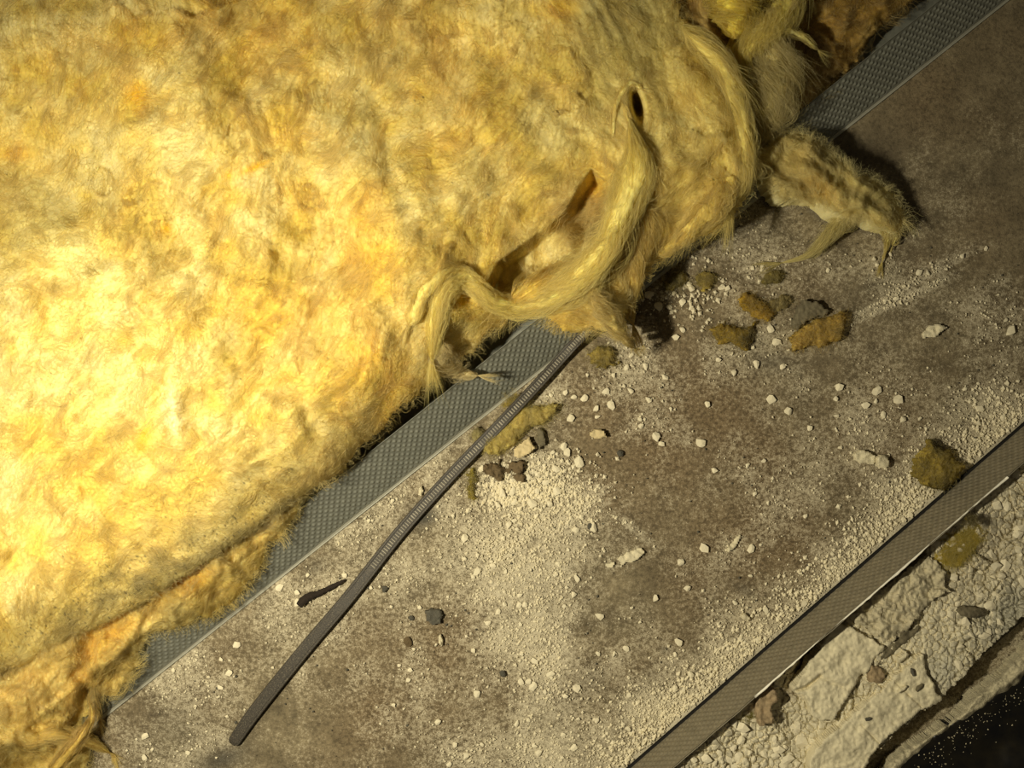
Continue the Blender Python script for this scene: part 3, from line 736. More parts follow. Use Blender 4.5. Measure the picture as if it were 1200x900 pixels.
TUFT = [(882, 176), (900, 164), (926, 158), (948, 160), (966, 172), (982, 186), (1004, 200), (1026, 212), (1046, 228), (1058, 248), (1061, 264), (1052, 276), (1044, 270), (1030, 266), (1016, 254), (1004, 252), (994, 256),
        (984, 250), (976, 242), (966, 236), (950, 230), (936, 234), (918, 230), (904, 212), (890, 194)]
def zt(hf, st):
    X, Y = hf.X, hf.Y; t = np.clip((hf.sd0 + 2) / 16, 0, 1); p = np.sqrt(1 - (1 - t) ** 2)
    base = np.interp(X, [880, 930, 1000, 1062], [.034, .030, .022, .010]); rise = np.interp(X, [880, 940, 1010, 1062], [.012, .014, .016, .012])
    z = base + rise * p * (1 + .12 * field(hf.shape, 9, 4) + .08 * field(hf.shape, 4, 5)) + .0005 * st
    z += .005 * np.exp(-(line_d([(944, 196), (980, 222), (1020, 244), (1044, 262)], X, Y) / 8) ** 2) + .004 * np.exp(-(line_d([(950, 178), (990, 202), (1036, 232)], X, Y) / 6) ** 2)
    z -= .006 * np.exp(-(line_d([(900, 196), (940, 214), (964, 226)], X, Y) / 6) ** 2) + .006 * ell(X, Y, 968, 182, 12, 7, -30)
    return np.maximum(z, .0015)
def ct(hf, st):
    X, Y = hf.X, hf.Y; C = wool_colors(hf, 461, streak=st); C = mixc(C, .7 + 0 * X, lin((246, 236, 178)))
    C = mixc(C, .8 * ell(X, Y, 962, 216, 22, 8, -35), lin((226, 190, 46))); C = mixc(C, .4 * ell(X, Y, 920, 214, 34, 12, -30), lin((160, 146, 84)))
    return mixc(C, .5 * ell(X, Y, 968, 182, 18, 10, -30), lin((150, 140, 96)))
tuft, HFT, tuft_body = wool_piece('insulation_tuft', TUFT, zt, 'torn yellow wool tuft reaching out over the dark concrete', 'insulation',
    [(900, 180, -20), (950, 200, -35), (1000, 225, -32), (1045, 255, -50), (985, 262, 45)], 620, 6000, ct, res=1.5, zbot=0.002, fringe=1500, inset=0.001, lens=(8, 30), ragged=2.5, frl=(6, 26))
for i, (p, c, nh, lab) in enumerate([([(1004, 238, .024, 10), (994, 250, .020, 11), (978, 268, .014, 8), (962, 286, .009, 5), (946, 300, .005, 2.5), (916, 308, .002, .8)], (206, 194, 126), 1500, 'thin pale lock trailing onto the concrete'),
                            ([(1026, 252, .016, 6), (1036, 270, .011, 5), (1040, 286, .006, 3), (1034, 306, .002, .8)], (200, 184, 104), 500, None),
                            ([(1046, 262, .012, 7), (1050, 274, .008, 5), (1046, 288, .004, 2)], (200, 184, 110), 400, None)]):
    strand('wool_lock', p, tuft, c, n_hair=nh, core=0.6, seed=80 + i, hair_len=0.35, twist=0.8, fly=0.2, flare=0.4, label=lab)

# ------------------------------------------------------------------ cable tie
def build_tie():
    root = empty('cable_tie')
    m, nt, N, L, b = new_mat('dusty_black_nylon')
    tc = N.new('ShaderNodeTexCoord'); n = noise_node(N, L, 1400, 4, 0.7, tc.outputs['Object'])
    r = ramp(N, L, n.outputs['Fac'], [(0.35, tuple(lin((40, 36, 30)))), (0.55, tuple(lin((64, 58, 48)))), (0.72, tuple(lin((126, 117, 96))))]); L.new(r.outputs[0], b.inputs['Base Color'])
    b.inputs['Roughness'].default_value = 0.6
    mt = simple_mat('scuffed_nylon', (150, 144, 128), rough=0.6, var=0.7, scale=160)
    P = [(272, 872, .003, 7), (300, 832, .0035, 7.8), (356, 762, .004, 7.6), (410, 698, .0045, 7.4), (470, 622, .0045, 7), (530, 555, .0055, 6.6), (585, 498, .011, 6.4), (630, 450, .009, 6.2), (668, 408, .010, 6), (700, 374, .030, 6)]
    seg = 260; Q = spline(P, seg); C = W(Q[:, 0], Q[:, 1], Q[:, 2]); R = Q[:, 3] * S
    R[:6] *= np.array([.45, .65, .8, .9, .95, 1])
    T = np.gradient(C, axis=0); T /= np.linalg.norm(T, axis=1)[:, None]; A = np.cross(T, (0, 0, 1.0)); A /= np.linalg.norm(A, axis=1)[:, None]; B = np.cross(A, T)
    pr = [(-1, -.28), (-1.02, .12), (-.9, .30), (-.62, .30), (-.55, .10), (.55, .10), (.62, .30), (.9, .30), (1.02, .12), (1, -.28)]
    smooth_low = np.clip((np.arange(seg) / seg - 0.30) / 0.1, 0, 1)
    V = np.zeros((seg, len(pr), 3))
    for j, (a, bb) in enumerate(pr):
        hgt = np.where((bb == .10), bb + (1 - smooth_low) * 0.24, bb)
        V[:, j] = C + A * (a * R)[:, None] + B * (hgt * R)[:, None]
    k = len(pr); ids = np.arange(seg * k).reshape(seg, k); nx = np.roll(ids, -1, 1)
    q = np.stack([ids[:-1], ids[1:], nx[1:], nx[:-1]], -1).reshape(-1, 4)
    body = link('strap', mesh_np('strap', V.reshape(-1, 3), [q, ids[:1].copy(), ids[-1:, ::-1].copy()], smooth=False), m, root)
    # teeth in the channel
    Cs = []; F = []; Ln = np.concatenate([[0], np.cumsum(np.linalg.norm(np.diff(C, axis=0), axis=1))])
    rr = np.random.default_rng(3)
    pos = np.arange(0.40 * Ln[-1], Ln[-1] * .98, 0.0021)
    for s in pos:
        c = np.array([np.interp(s, Ln, C[:, i]) for i in range(3)]); i = np.searchsorted(Ln, s); i = min(i, seg - 1); rad = R[i]
        a, bvec, t = A[i], B[i], T[i]; w = rad * .42; h0 = .08 * rad; h1 = rad * (.26 if rr.random() < .85 else .12); l = 0.0011
        base = len(Cs)
        for (x, y, zz) in [(-1, 0, h0), (1, 0, h0), (1, 1, h0), (-1, 1, h0), (-1, .25, h1), (1, .25, h1), (1, .7, h1), (-1, .7, h1)]:
            Cs.append(c + a * w * x + t * l * y + bvec * zz)
        for f in [(0, 1, 5, 4), (1, 2, 6, 5), (2, 3, 7, 6), (3, 0, 4, 7), (4, 5, 6, 7)]: F.append([base + v for v in f])
    o = link('teeth', mesh_np('teeth', np.array(Cs), np.array(F), smooth=False), mt, body); o['label'] = 'row of scuffed pale grip teeth'; o['kind'] = 'stuff'
    tag(root, 'dusty black plastic cable tie lying across the floor from the track', 'cable tie')
build_tie()

# ------------------------------------------------------------------ plaster bed and rubble in the near track
M['plaster'] = simple_mat('plaster', (214, 204, 172), rough=0.95, var=0.16, scale=260, bump=0.5, fine=900, spec=0.1)
M['plaster_grey'] = simple_mat('grey_plaster', (190, 180, 150), rough=0.95, var=0.2, scale=200, bump=0.7, fine=700, spec=0.1)
M['plaster_col'] = simple_mat('plaster_rubble', (214, 204, 172), rough=0.95, var=0.14, scale=500, bump=0.6, fine=1100, spec=0.1, use_col=True)
M['stone'] = simple_mat('dark_stone', (88, 85, 74), rough=0.8, var=0.4, scale=600, bump=0.6)
M['brown_bit'] = simple_mat('brown_clod', (106, 90, 64), rough=0.9, var=0.4, scale=500, bump=0.6)
M['tan'] = simple_mat('tan_card', (204, 186, 142), rough=0.9, var=0.15, scale=400, bump=0.3)
M['wood'] = simple_mat('splintered_wood', (158, 138, 106), rough=0.9, var=0.3, scale=350, bump=0.6)
M['greyflake'] = simple_mat('grey_flake', (110, 102, 80), rough=0.9, var=0.25, scale=400, bump=0.5)
M['twig'] = simple_mat('dark_twig', (44, 36, 28), rough=0.9, var=0.4, scale=800, bump=0.6)

def cells(hf, size, seed):
    """worley cells: distance to border and per-cell random"""
    r = np.random.default_rng(seed); X, Y = hf.X, hf.Y
    gx = np.floor(X / size).astype(int); gy = np.floor(Y / size).astype(int)
    ox, oy = gx.min() - 2, gy.min() - 2; nx, ny = gx.max() - ox + 3, gy.max() - oy + 3
    jx = r.random((ny, nx)); jy = r.random((ny, nx)); val = r.random((ny, nx))
    f1 = np.full(X.shape, 1e9); f2 = f1.copy(); v = np.zeros(X.shape)
    for dj in (-1, 0, 1):
        for di in (-1, 0, 1):
            i = gx + di - ox; j = gy + dj - oy
            d = np.hypot((gx + di + jx[j, i]) * size - X, (gy + dj + jy[j, i]) * size - Y)
            n = d < f1; f2 = np.where(n, f1, np.minimum(f2, d)); v = np.where(n, val[j, i], v); f1 = np.where(n, d, f1)
    return (f2 - f1) / size, v

def build_bed():
    # outline: from the track flange to the dark gap
    P = [(640, 985), (706, 964), (758, 919), (806, 874), (1004, 700), (1219, 512), (1330, 415), (1330, 610), (1225, 700), (1194, 728), (1156, 764), (1126, 794), (1102, 820), (1078, 836), (1050, 858), (1010, 896), (966, 956), (940, 985)]
    hf = HF(P, 1.5, ragged=1.5, rag_scale=8, seed=700); X, Y = hf.X, hf.Y; sh = hf.shape
    wx = X; e1, v1 = cells(hf, 17, 3); e2, v2 = cells(hf, 8, 4)
    z = 0.0195 + 0.0012 * field(sh, 30, 5) + 0.0007 * field(sh, 9, 6)
    big = np.clip(field(sh, 22, 7) * 0.5 + 0.5, 0, 1)
    z += big * (0.0040 * (v1 - 0.4) + 0.0028 * (np.clip(e1 / 0.2, 0, 1) - 1)) + 0.0016 * (v2 - .5) + 0.0016 * (np.clip(e2 / .3, 0, 1) - 1) + 0.0002 * field(sh, 1.5, 8)
    dfl = (X - 735) * 0.657 + (Y - 900) * 0.754
    away = 1 - np.clip(np.minimum((X - 905) / 20, (1092 - X) / 14), 0, 1)
    z += 0.016 * np.exp(-np.clip(dfl - 24, 0, None) / 34) * away
    # hollow in front of the flange where the shade lies, gully between the two plates
    z -= 0.008 * np.clip(poly_sd([(925, 812), (916, 806), (938, 765), (978, 728), (984, 738), (950, 780)], X, Y) / 8, 0, 1)
    z -= 0.004 * np.clip(poly_sd([(990, 716), (1084, 645), (1088, 654), (1000, 722)], X, Y) / 5, 0, 1)
    hf.Z = np.maximum(z, 0.004)
    C = np.broadcast_to(lin((212, 203, 174)), sh + (3,)) * (0.9 + 0.2 * v1[..., None]) * (0.94 + 0.12 * v2[..., None])
    C = mixc(C, 0.6 * ell(X, Y, 1185, 715, 50, 30, 40), lin((150, 150, 138)))
    C = mixc(C, 0.45 * ell(X, Y, 1105, 785, 24, 20, 40), lin((168, 168, 156)))
    C = mixc(C, 0.4 * ell(X, Y, 1150, 640, 80, 50, 40), lin((180, 168, 140)))
    C = mixc(C, 0.7 * np.exp(-(line_d([(925, 810), (945, 770), (980, 732)], X, Y) / 10) ** 2), lin((150, 136, 108)))  # flange shade over the hollow, painted into the crust colour
    hf.C = C
    track2_clear(hf, 0.0045)
    o = hf.build('plaster_bed', M['plaster_col'], None, zbot=0.0012, inset=0.0, smooth=False)
    tag(o, 'cracked crust of pale plaster powder filling the near track', 'plaster', kind='stuff')
    return hf
HFB = build_bed()

def bz(x, y): return float(HFB.z(np.array([float(x)]), np.array([float(y)]))[0])

def slab(name, poly, z0, z1, tilt, mat, label, cat, seed, rough=0.0006, res=1.5, ragged=1.0, group=None, bev=3.0, parent=None, cracks=(), cellular=0.0):
    """broken flat lump: z0 underside, z1 top; tilt = (dz per px right, dz per px down)"""
    hf = HF(poly, res, ragged=ragged, rag_scale=7, seed=seed, pad=3); X, Y = hf.X, hf.Y
    c = np.mean(np.asarray(poly), 0)
    z = z1 + tilt[0] * (X - c[0]) + tilt[1] * (Y - c[1]) + rough * field(hf.shape, 5, seed + 1) + rough * 0.5 * field(hf.shape, 1.6, seed + 2)
    if cellular:
        e, v = cells(hf, 14, seed); z += cellular * (v - .5) + cellular * .6 * (np.clip(e / .25, 0, 1) - 1)
    for P, w, a in cracks: z += a * np.exp(-(line_d(P, X, Y) / w) ** 2)
    z -= (1 - np.clip(hf.sd / bev, 0, 1)) ** 2 * min(0.35 * abs(z1 - z0), 0.0015)
    hf.Z = np.maximum(z, z0 + 0.0002)
    if z0 > .01 and c[0] > 780: track2_clear(hf, 0.0048)
    o = hf.build(name, mat, parent, zbot=z0, inset=0.0, smooth=False)
    if label: tag(o, label, cat, group)
    return o

slab('plaster_chunk', [(984, 722), (998, 716), (1030, 690), (1062, 668), (1084, 652), (1100, 660), (1108, 672), (1113, 692), (1096, 706), (1078, 722), (1058, 742), (1040, 756), (1016, 740), (1000, 730)], .016, .027, (0, 0), M['plaster_grey'],
     'rough lumpy plaster chunk right beside the yellow green wool puff', 'plaster chunk', 801, rough=.0011, cellular=.0012, ragged=2)
slab('plaster_chunk', [(979, 728), (1002, 737), (1038, 758), (1022, 780), (1006, 800), (990, 820), (976, 846), (952, 842), (942, 816), (925, 810), (940, 790), (962, 756)], .015, .0262, (0, 0), M['plaster'],
     'smooth flat plaster chunk with a cracked lower half', 'plaster chunk', 802, rough=.0005, cracks=[([(925, 812), (945, 806), (962, 792)], 2, -.003), ([(962, 794), (990, 806), (1000, 812)], 2, -.001)])
slab('plaster_chunk', [(1082, 764), (1086, 786), (1096, 806), (1104, 820), (1080, 834), (1056, 852), (1032, 872), (1012, 905), (980, 960), (940, 960), (950, 884), (966, 866), (1000, 836), (1040, 800), (1066, 776)], .008, .026, (0, 0), M['plaster'],
     'long pale plaster slab broken off beside the dark gap', 'plaster chunk', 803, rough=.0005, cracks=[([(1050, 800), (1066, 815), (1080, 828)], 1.5, -.001), ([(1010, 850), (1030, 870)], 1.5, -.0012)])
slab('plaster_lump', [(1016, 786), (1022, 780), (1034, 782), (1038, 794), (1030, 802), (1020, 800)], .018, .0265, (0, 0), M['wood'], 'round brown lump wedged between two plaster plates', 'lump', 804)
slab('plaster_lump', [(1050, 772), (1062, 762), (1068, 766), (1058, 778), (1052, 780)], .018, .0275, (0, 0), M['plaster'], 'white plaster nub beside the long slab end', 'lump', 805)
slab('plaster_flake', [(1118, 716), (1130, 710), (1150, 712), (1158, 722), (1146, 726), (1128, 722)], .0195, .0235, (0, 0), M['greyflake'], 'oval grey flake on the plaster crust beside the blue grey stain', 'flake', 806)
slab('plaster_flake', [(1040, 756), (1062, 740), (1078, 734), (1076, 742), (1058, 756), (1030, 782), (1022, 782)], .0185, .0235, (0, 0), M['greyflake'], 'long brownish strip between the plaster chunks', 'flake', 807)
slab('wood_splinter', [(884, 806), (890, 796), (898, 791), (905, 800), (912, 812), (914, 822), (902, 827), (904, 838), (910, 850), (900, 849), (890, 853), (885, 834)], bz(897, 822) - .002, bz(897, 822) + .007, (0, 0), M['wood'], 'forked brown wood splinter on the white plaster', 'wood', 808, rough=.0009)

# loose bits on the plates
for i, (x, y, a, l, lab) in enumerate([(1058, 808, 35, 7, 'tiny pale rod lying on the long plaster slab'), (1078, 806, 50, 6, 'tiny grey splinter on the long plaster slab'), (1070, 788, -70, 5, 'dark speck near the long slab corner'), (1018, 843, 10, 4, 'black speck on the lower part of the slab')]):
    ca, sa = math.cos(math.radians(a)), -math.sin(math.radians(a)); w = 2.2
    P = [(x + ca * l * u - sa * w * v, y + sa * l * u + ca * w * v) for u, v in ((-1, -.6), (-.3, -1), (1, -.7), (1, .6), (.2, 1), (-1, .7))]
    slab('chip', P, .0255, .0285, (0, 0), [M['plaster'], M['greyflake'], M['stone'], M['stone']][i], lab, 'chip', 830 + i, res=0.8, ragged=0, rough=.0002, bev=1.5)

# torn board edge and black plastic beyond the gap
edge_o = HF([(985, 985), (1030, 908), (1052, 884), (1076, 866), (1100, 850), (1122, 838), (1140, 818), (1164, 796), (1200, 760), (1330, 650), (1330, 676), (1210, 781), (1190, 804), (1166, 823), (1144, 836), (1118, 853), (1092, 871), (1068, 890), (1046, 916), (1008, 985)], 1.2, ragged=1.6, rag_scale=14, seed=850)
edge_o.Z = 0.004 + 0.0115 * np.sqrt(np.clip(edge_o.sd / 7, 0, 1)) + 0.0008 * field(edge_o.shape, 8, 1) + 0.0005 * field(edge_o.shape, 2.2, 2)
M['edge'] = simple_mat('torn_board_edge', (196, 186, 154), rough=0.95, var=0.4, scale=700, bump=0.9, fine=900)
tag(edge_o.build('torn_board_edge', M['edge'], None, zbot=0.0, inset=0.0, smooth=True), 'rough pale torn board edge along the black plastic', 'board edge')
def black_sheet():
    m, nt, N, L, b = new_mat('black_plastic')
    tc = N.new('ShaderNodeTexCoord'); n = noise_node(N, L, 60, 5, 0.6, tc.outputs['Object'])
    r = ramp(N, L, n.outputs['Fac'], [(0.35, (0.004, 0.004, 0.005)), (0.65, (0.016, 0.013, 0.007))]); L.new(r.outputs[0], b.inputs['Base Color'])
    b.inputs['Roughness'].default_value = 0.35
    hf = HF([(1000, 990), (1040, 912), (1062, 884), (1086, 868), (1112, 850), (1138, 832), (1160, 820), (1184, 802), (1206, 777), (1330, 680), (1400, 700), (1400, 1100), (1000, 1100)], 3, ragged=1, seed=860)
    d = np.clip(hf.sd, 0, None)
    hf.Z = 0.0115 - 0.009 * np.clip(d / 55, 0, 1) ** 0.8 + 0.0012 * field(hf.shape, 10, 3) + 0.0006 * field(hf.shape, 4, 4)
    tag(hf.build('plastic_sheet', m, None, zbot=0.0), 'black plastic sheet in the dark corner below the board edge', 'plastic sheet')
    return hf
HFK = black_sheet()

# ------------------------------------------------------------------ wool scraps on the floor
OLIVE = (150, 132, 62)
def scrap(poly, z1, colr, label, seed, n=700, z0=0.0006, dome=True, name='wool_scrap', tilt=(0, 0), res=1.5, lens=(5, 20), dark=0.25):
    root = empty(name)
    hf = HF(poly, res, ragged=1.6, rag_scale=6, seed=seed, pad=8)
    c = np.mean(np.asarray(poly), 0); t = np.clip(hf.sd / 9, 0, 1); p = np.sqrt(1 - (1 - t) ** 2)
    hf.Z = z0 + 0.0008 + (z1 - z0) * p * (1 + 0.07 * field(hf.shape, 6, seed + 1)) + tilt[0] * (hf.X - c[0]) + tilt[1] * (hf.Y - c[1]) + 0.0003 * field(hf.shape, 1.5, seed + 2)
    hf.Z = np.maximum(hf.Z, z0 + 0.0006)
    if z0 > .01 and c[0] > 780: track2_clear(hf, 0.0052)
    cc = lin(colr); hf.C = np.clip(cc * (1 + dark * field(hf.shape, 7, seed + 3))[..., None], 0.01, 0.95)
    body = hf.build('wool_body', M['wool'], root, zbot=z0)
    th = ang_field([(c[0] - 20, c[1], 20), (c[0] + 20, c[1], 60)], hf.shape, hf, seed + 4, 0.7, 16)
    lay_fibres(hf, n, ang_sampler(hf, th), body, length=lens, k=6, spread=0.6, curl=1.4, lift=0.0012, radius=(0.00004, 0.00008), bright=1.05, seed=seed + 5, droop=0.2)
    tag(root, label, 'wool scrap'); return root

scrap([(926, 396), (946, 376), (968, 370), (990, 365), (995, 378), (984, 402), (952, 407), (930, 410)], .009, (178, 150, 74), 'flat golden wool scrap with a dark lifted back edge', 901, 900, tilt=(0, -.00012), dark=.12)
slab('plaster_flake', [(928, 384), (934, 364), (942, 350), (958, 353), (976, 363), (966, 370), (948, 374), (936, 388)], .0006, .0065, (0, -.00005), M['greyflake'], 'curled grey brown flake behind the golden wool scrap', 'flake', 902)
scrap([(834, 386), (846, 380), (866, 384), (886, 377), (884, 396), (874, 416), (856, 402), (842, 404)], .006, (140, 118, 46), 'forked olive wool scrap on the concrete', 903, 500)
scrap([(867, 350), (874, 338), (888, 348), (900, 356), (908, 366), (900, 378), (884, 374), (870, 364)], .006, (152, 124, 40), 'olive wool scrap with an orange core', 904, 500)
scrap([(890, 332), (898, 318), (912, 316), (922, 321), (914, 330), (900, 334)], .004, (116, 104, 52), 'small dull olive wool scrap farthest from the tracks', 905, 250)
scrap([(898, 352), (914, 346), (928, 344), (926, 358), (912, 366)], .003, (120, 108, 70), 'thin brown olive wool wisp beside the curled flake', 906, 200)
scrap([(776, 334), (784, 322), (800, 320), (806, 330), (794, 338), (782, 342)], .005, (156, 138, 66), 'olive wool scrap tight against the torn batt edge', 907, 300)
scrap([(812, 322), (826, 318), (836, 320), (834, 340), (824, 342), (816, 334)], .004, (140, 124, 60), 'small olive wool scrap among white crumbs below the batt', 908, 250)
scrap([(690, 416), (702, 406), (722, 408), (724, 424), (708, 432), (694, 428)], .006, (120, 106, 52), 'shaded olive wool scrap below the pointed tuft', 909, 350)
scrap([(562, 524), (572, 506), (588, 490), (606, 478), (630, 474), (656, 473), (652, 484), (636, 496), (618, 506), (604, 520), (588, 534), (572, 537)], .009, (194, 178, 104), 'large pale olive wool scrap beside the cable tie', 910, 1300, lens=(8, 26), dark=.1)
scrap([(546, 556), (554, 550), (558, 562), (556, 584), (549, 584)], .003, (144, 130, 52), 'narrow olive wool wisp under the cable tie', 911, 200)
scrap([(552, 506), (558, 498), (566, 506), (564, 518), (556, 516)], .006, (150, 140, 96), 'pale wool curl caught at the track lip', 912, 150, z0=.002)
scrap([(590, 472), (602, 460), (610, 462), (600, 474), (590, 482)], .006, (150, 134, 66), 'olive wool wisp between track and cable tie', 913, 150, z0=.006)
scrap([(1090, 514), (1102, 524), (1116, 530), (1132, 546), (1118, 566), (1104, 574), (1084, 570), (1072, 556), (1074, 536), (1086, 526)], .012, (128, 112, 50), 'mottled olive wool clump pressed with plaster grit', 914, 900, dark=.45)
puff = scrap([(1090, 642), (1104, 622), (1122, 606), (1142, 608), (1151, 622), (1142, 648), (1124, 664), (1104, 662), (1090, 654)], .016, (206, 188, 74), 'fluffy yellow green wool puff beside the near track', 916, 3500, z0=bz(1122, 640) - .001, lens=(6, 22), dark=.15)
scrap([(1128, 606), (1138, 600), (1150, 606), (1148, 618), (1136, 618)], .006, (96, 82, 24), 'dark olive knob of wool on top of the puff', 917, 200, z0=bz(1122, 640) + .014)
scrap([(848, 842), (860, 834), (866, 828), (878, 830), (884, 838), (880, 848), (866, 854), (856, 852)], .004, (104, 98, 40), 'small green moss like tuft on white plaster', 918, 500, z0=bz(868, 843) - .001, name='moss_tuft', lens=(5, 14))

# ------------------------------------------------------------------ single chips, stones, twig
def stone(name, x, y, r, mat, label, cat, seed, flat=0.5, z=0.0):
    bm = bmesh.new(); bmesh.ops.create_icosphere(bm, subdivisions=2, radius=1)
    rr = np.random.default_rng(seed); k = rr.standard_normal((4, 3)) * 1.6; ph = rr.uniform(0, 6.28, 4)
    for v in bm.verts:
        f = 1 + 0.10 * sum(math.sin(float(np.dot(k[i], v.co[:])) + ph[i]) for i in range(4)) + rr.normal(0, .03)
        v.co = Vector((v.co.x * f, v.co.y * f * 0.85, v.co.z * f * flat))
    mn = min(v.co.z for v in bm.verts)
    for v in bm.verts: v.co.z -= mn
    me = bpy.data.meshes.new(name); bm.to_mesh(me); bm.free()
    o = link(name, me, mat); o.location = W(x, y, z); s = r * S; o.scale = (s, s, s); o.rotation_euler = (0, 0, rr.uniform(0, 6))
    tag(o, label, cat); return o
slab('dark_stone', [(498, 716), (506, 713), (516, 714), (519, 722), (516, 731), (506, 734), (499, 727)], .0003, .005, (0, 0), M['stone'], 'dark grey round stone on the dusty concrete', 'stone', 845, rough=.0007, ragged=.6, bev=5)
stone('dark_stone', 589, 789, 4, M['stone'], 'small black pit stone below the middle of the floor', 'stone', 2)
stone('dark_stone', 451, 690, 4, M['stone'], 'tiny dark stone near the middle of the cable tie', 'stone', 3)
stone('dark_stone', 482, 724, 3, M['stone'], 'tiny black bead close beside the round stone', 'stone', 4)
stone('dark_stone', 691, 616, 4, M['stone'], 'tiny black stone on the brown concrete', 'stone', 5)
stone('dark_stone', 727, 531, 4, M['stone'], 'tiny dark stone near the cream pebble', 'stone', 6)
slab('brown_clod', [(560, 552), (566, 544), (580, 540), (594, 544), (598, 552), (588, 562), (572, 560)], .0004, .005, (0, 0), M['brown_bit'], 'brown earth clod under the large olive scrap', 'clod', 841, rough=.0012, ragged=3)
slab('brown_clod', [(590, 540), (604, 538), (614, 541), (614, 552), (602, 556), (594, 550)], .0004, .006, (0, 0), M['brown_bit'], 'brown earth clod beside the tan card piece', 'clod', 842, rough=.0008, ragged=1.5)
slab('brown_clod', [(599, 556), (608, 552), (616, 557), (614, 566), (604, 565)], .0004, .005, (0, 0), M['brown_bit'], 'smallest brown clod touching the white grit heap', 'clod', 843, rough=.0006, ragged=.8)
stone('brown_clod', 478, 752, 7, M['brown_bit'], 'thin brown splinter below the dark round stone', 'clod', 10, flat=.3)
stone('brown_clod', 737, 374, 9, M['brown_bit'], 'dark brown clod in the shade of the torn batt', 'clod', 12, flat=.4)
slab('card_piece', [(601, 526), (610, 518), (620, 511), (629, 526), (618, 533), (609, 538), (602, 535)], .001, .008, (0, 0), M['tan'], 'tan card piece lying against the large olive scrap', 'card', 820, ragged=.4)
slab('plaster_flake', [(624, 514), (632, 500), (638, 506), (641, 520), (632, 528)], .0006, .006, (0, 0), M['greyflake'], 'dark grey flake behind the tan card piece', 'flake', 821)
slab('plaster_flake', [(1000, 531), (1009, 526), (1020, 529), (1028, 534), (1025, 546), (1012, 543), (1003, 540)], .0006, .0055, (0, 0), M['plaster'], 'larger of two touching cream plaster flakes', 'flake', 822, ragged=.5)
slab('plaster_flake', [(1028, 537), (1036, 532), (1043, 540), (1042, 547), (1033, 551), (1027, 547)], .0006, .0065, (0, 0), M['plaster'], 'smaller of two touching cream plaster flakes', 'flake', 823, ragged=.5)
slab('plaster_flake', [(1080, 391), (1088, 383), (1100, 380), (1112, 384), (1104, 389), (1095, 397), (1084, 396)], .0006, .0035, (0, 0), M['plaster'], 'cream plaster flake on the dim far concrete', 'flake', 824, ragged=.8)
slab('plaster_flake', [(708, 662), (716, 656), (724, 660), (718, 668), (710, 667)], .0003, .002, (0, 0), M['plaster'], 'small half of the split white smear on the concrete', 'flake', 825, ragged=.8)
slab('plaster_flake', [(722, 656), (736, 645), (752, 641), (757, 647), (744, 658), (730, 663)], .0003, .0025, (0, 0), M['plaster'], 'large half of the split white smear on the concrete', 'flake', 826, ragged=.8)
slab('plaster_flake', [(851, 644), (860, 630), (868, 624), (870, 628), (862, 642), (853, 648)], .0003, .003, (0, 0), M['plaster'], 'slim upright cream plaster flake near the near track', 'flake', 827, ragged=.4)
slab('plaster_flake', [(868, 720), (874, 716), (880, 724), (878, 730), (870, 727)], .0003, .004, (0, 0), M['plaster'], 'square cream plaster flake close to the near track', 'flake', 828, ragged=.3)
slab('plaster_flake', [(690, 508), (697, 502), (708, 504), (711, 512), (702, 516), (692, 514)], .0003, .006, (0, 0), M['tan'], 'cream tan pebble beside the white grit heap', 'flake', 829, ragged=.4)
slab('plaster_flake', [(513, 746), (516, 742), (520, 750), (519, 758), (514, 756)], .0003, .004, (0, 0), M['plaster'], 'white grain shaped flake below the dark round stone', 'flake', 834, ragged=.2, res=1)
slab('plaster_flake', [(490, 572), (494, 568), (497, 576), (494, 583), (491, 580)], .0003, .004, (0, 0), M['plaster'], 'white oval flake between track and cable tie', 'flake', 835, ragged=.2, res=1)

def build_twig():
    P = [(351, 709, .003, 4.5), (360, 700, .003, 5), (372, 696, .0025, 3.5), (388, 688, .0022, 3), (404, 680, .002, 1.6)]
    seg = 30; Q = spline(P, seg); C = W(Q[:, 0], Q[:, 1], Q[:, 2]); R = Q[:, 3] * S; m = 8; rr = np.random.default_rng(2)
    T = np.gradient(C, axis=0); T /= np.linalg.norm(T, axis=1)[:, None]; A = np.cross(T, (0, 0, 1.0)); B = np.cross(A, T)
    V = np.stack([C + (A * math.cos(6.283 * j / m) + B * math.sin(6.283 * j / m)) * (R * (1 + .12 * rr.standard_normal(seg)))[:, None] for j in range(m)], 1)
    V[..., 2] = np.maximum(V[..., 2], 0.0003)
    ids = np.arange(seg * m).reshape(seg, m); nx = np.roll(ids, -1, 1); q = np.stack([ids[:-1], nx[:-1], nx[1:], ids[1:]], -1).reshape(-1, 4)
    tag(link('twig', mesh_np('twig', V.reshape(-1, 3), [q, ids[:1, ::-1].copy(), ids[-1:].copy()]), M['twig']), 'short dark brown twig between track and cable tie', 'twig')
build_twig()

# ------------------------------------------------------------------ crumbs
def rock_mesh(seed, flat=0.6, sub=1):
    bm = bmesh.new(); bmesh.ops.create_icosphere(bm, subdivisions=sub, radius=1)
    rr = np.random.default_rng(seed); ax = rr.uniform(.7, 1.25, 2)
    for v in bm.verts:
        f = 1 + rr.normal(0, .22); v.co = Vector((v.co.x * f * ax[0], v.co.y * f * ax[1], v.co.z * f * flat * .7))
    mn = min(v.co.z for v in bm.verts)
    for v in bm.verts: v.co.z -= mn + 0.1
    me = bpy.data.meshes.new('plaster_crumb'); bm.to_mesh(me); bm.free(); return me
M['crumb'] = simple_mat('plaster_crumb', (222, 212, 182), rough=0.95, var=0.12, scale=3, bump=0.0, spec=0.1)
ROCKS = [rock_mesh(100 + i, flat=f) for i, f in enumerate((.5, .6, .7, .45, .55, .65, .5, .75))]
for me in ROCKS: me.materials.append(M['crumb'])

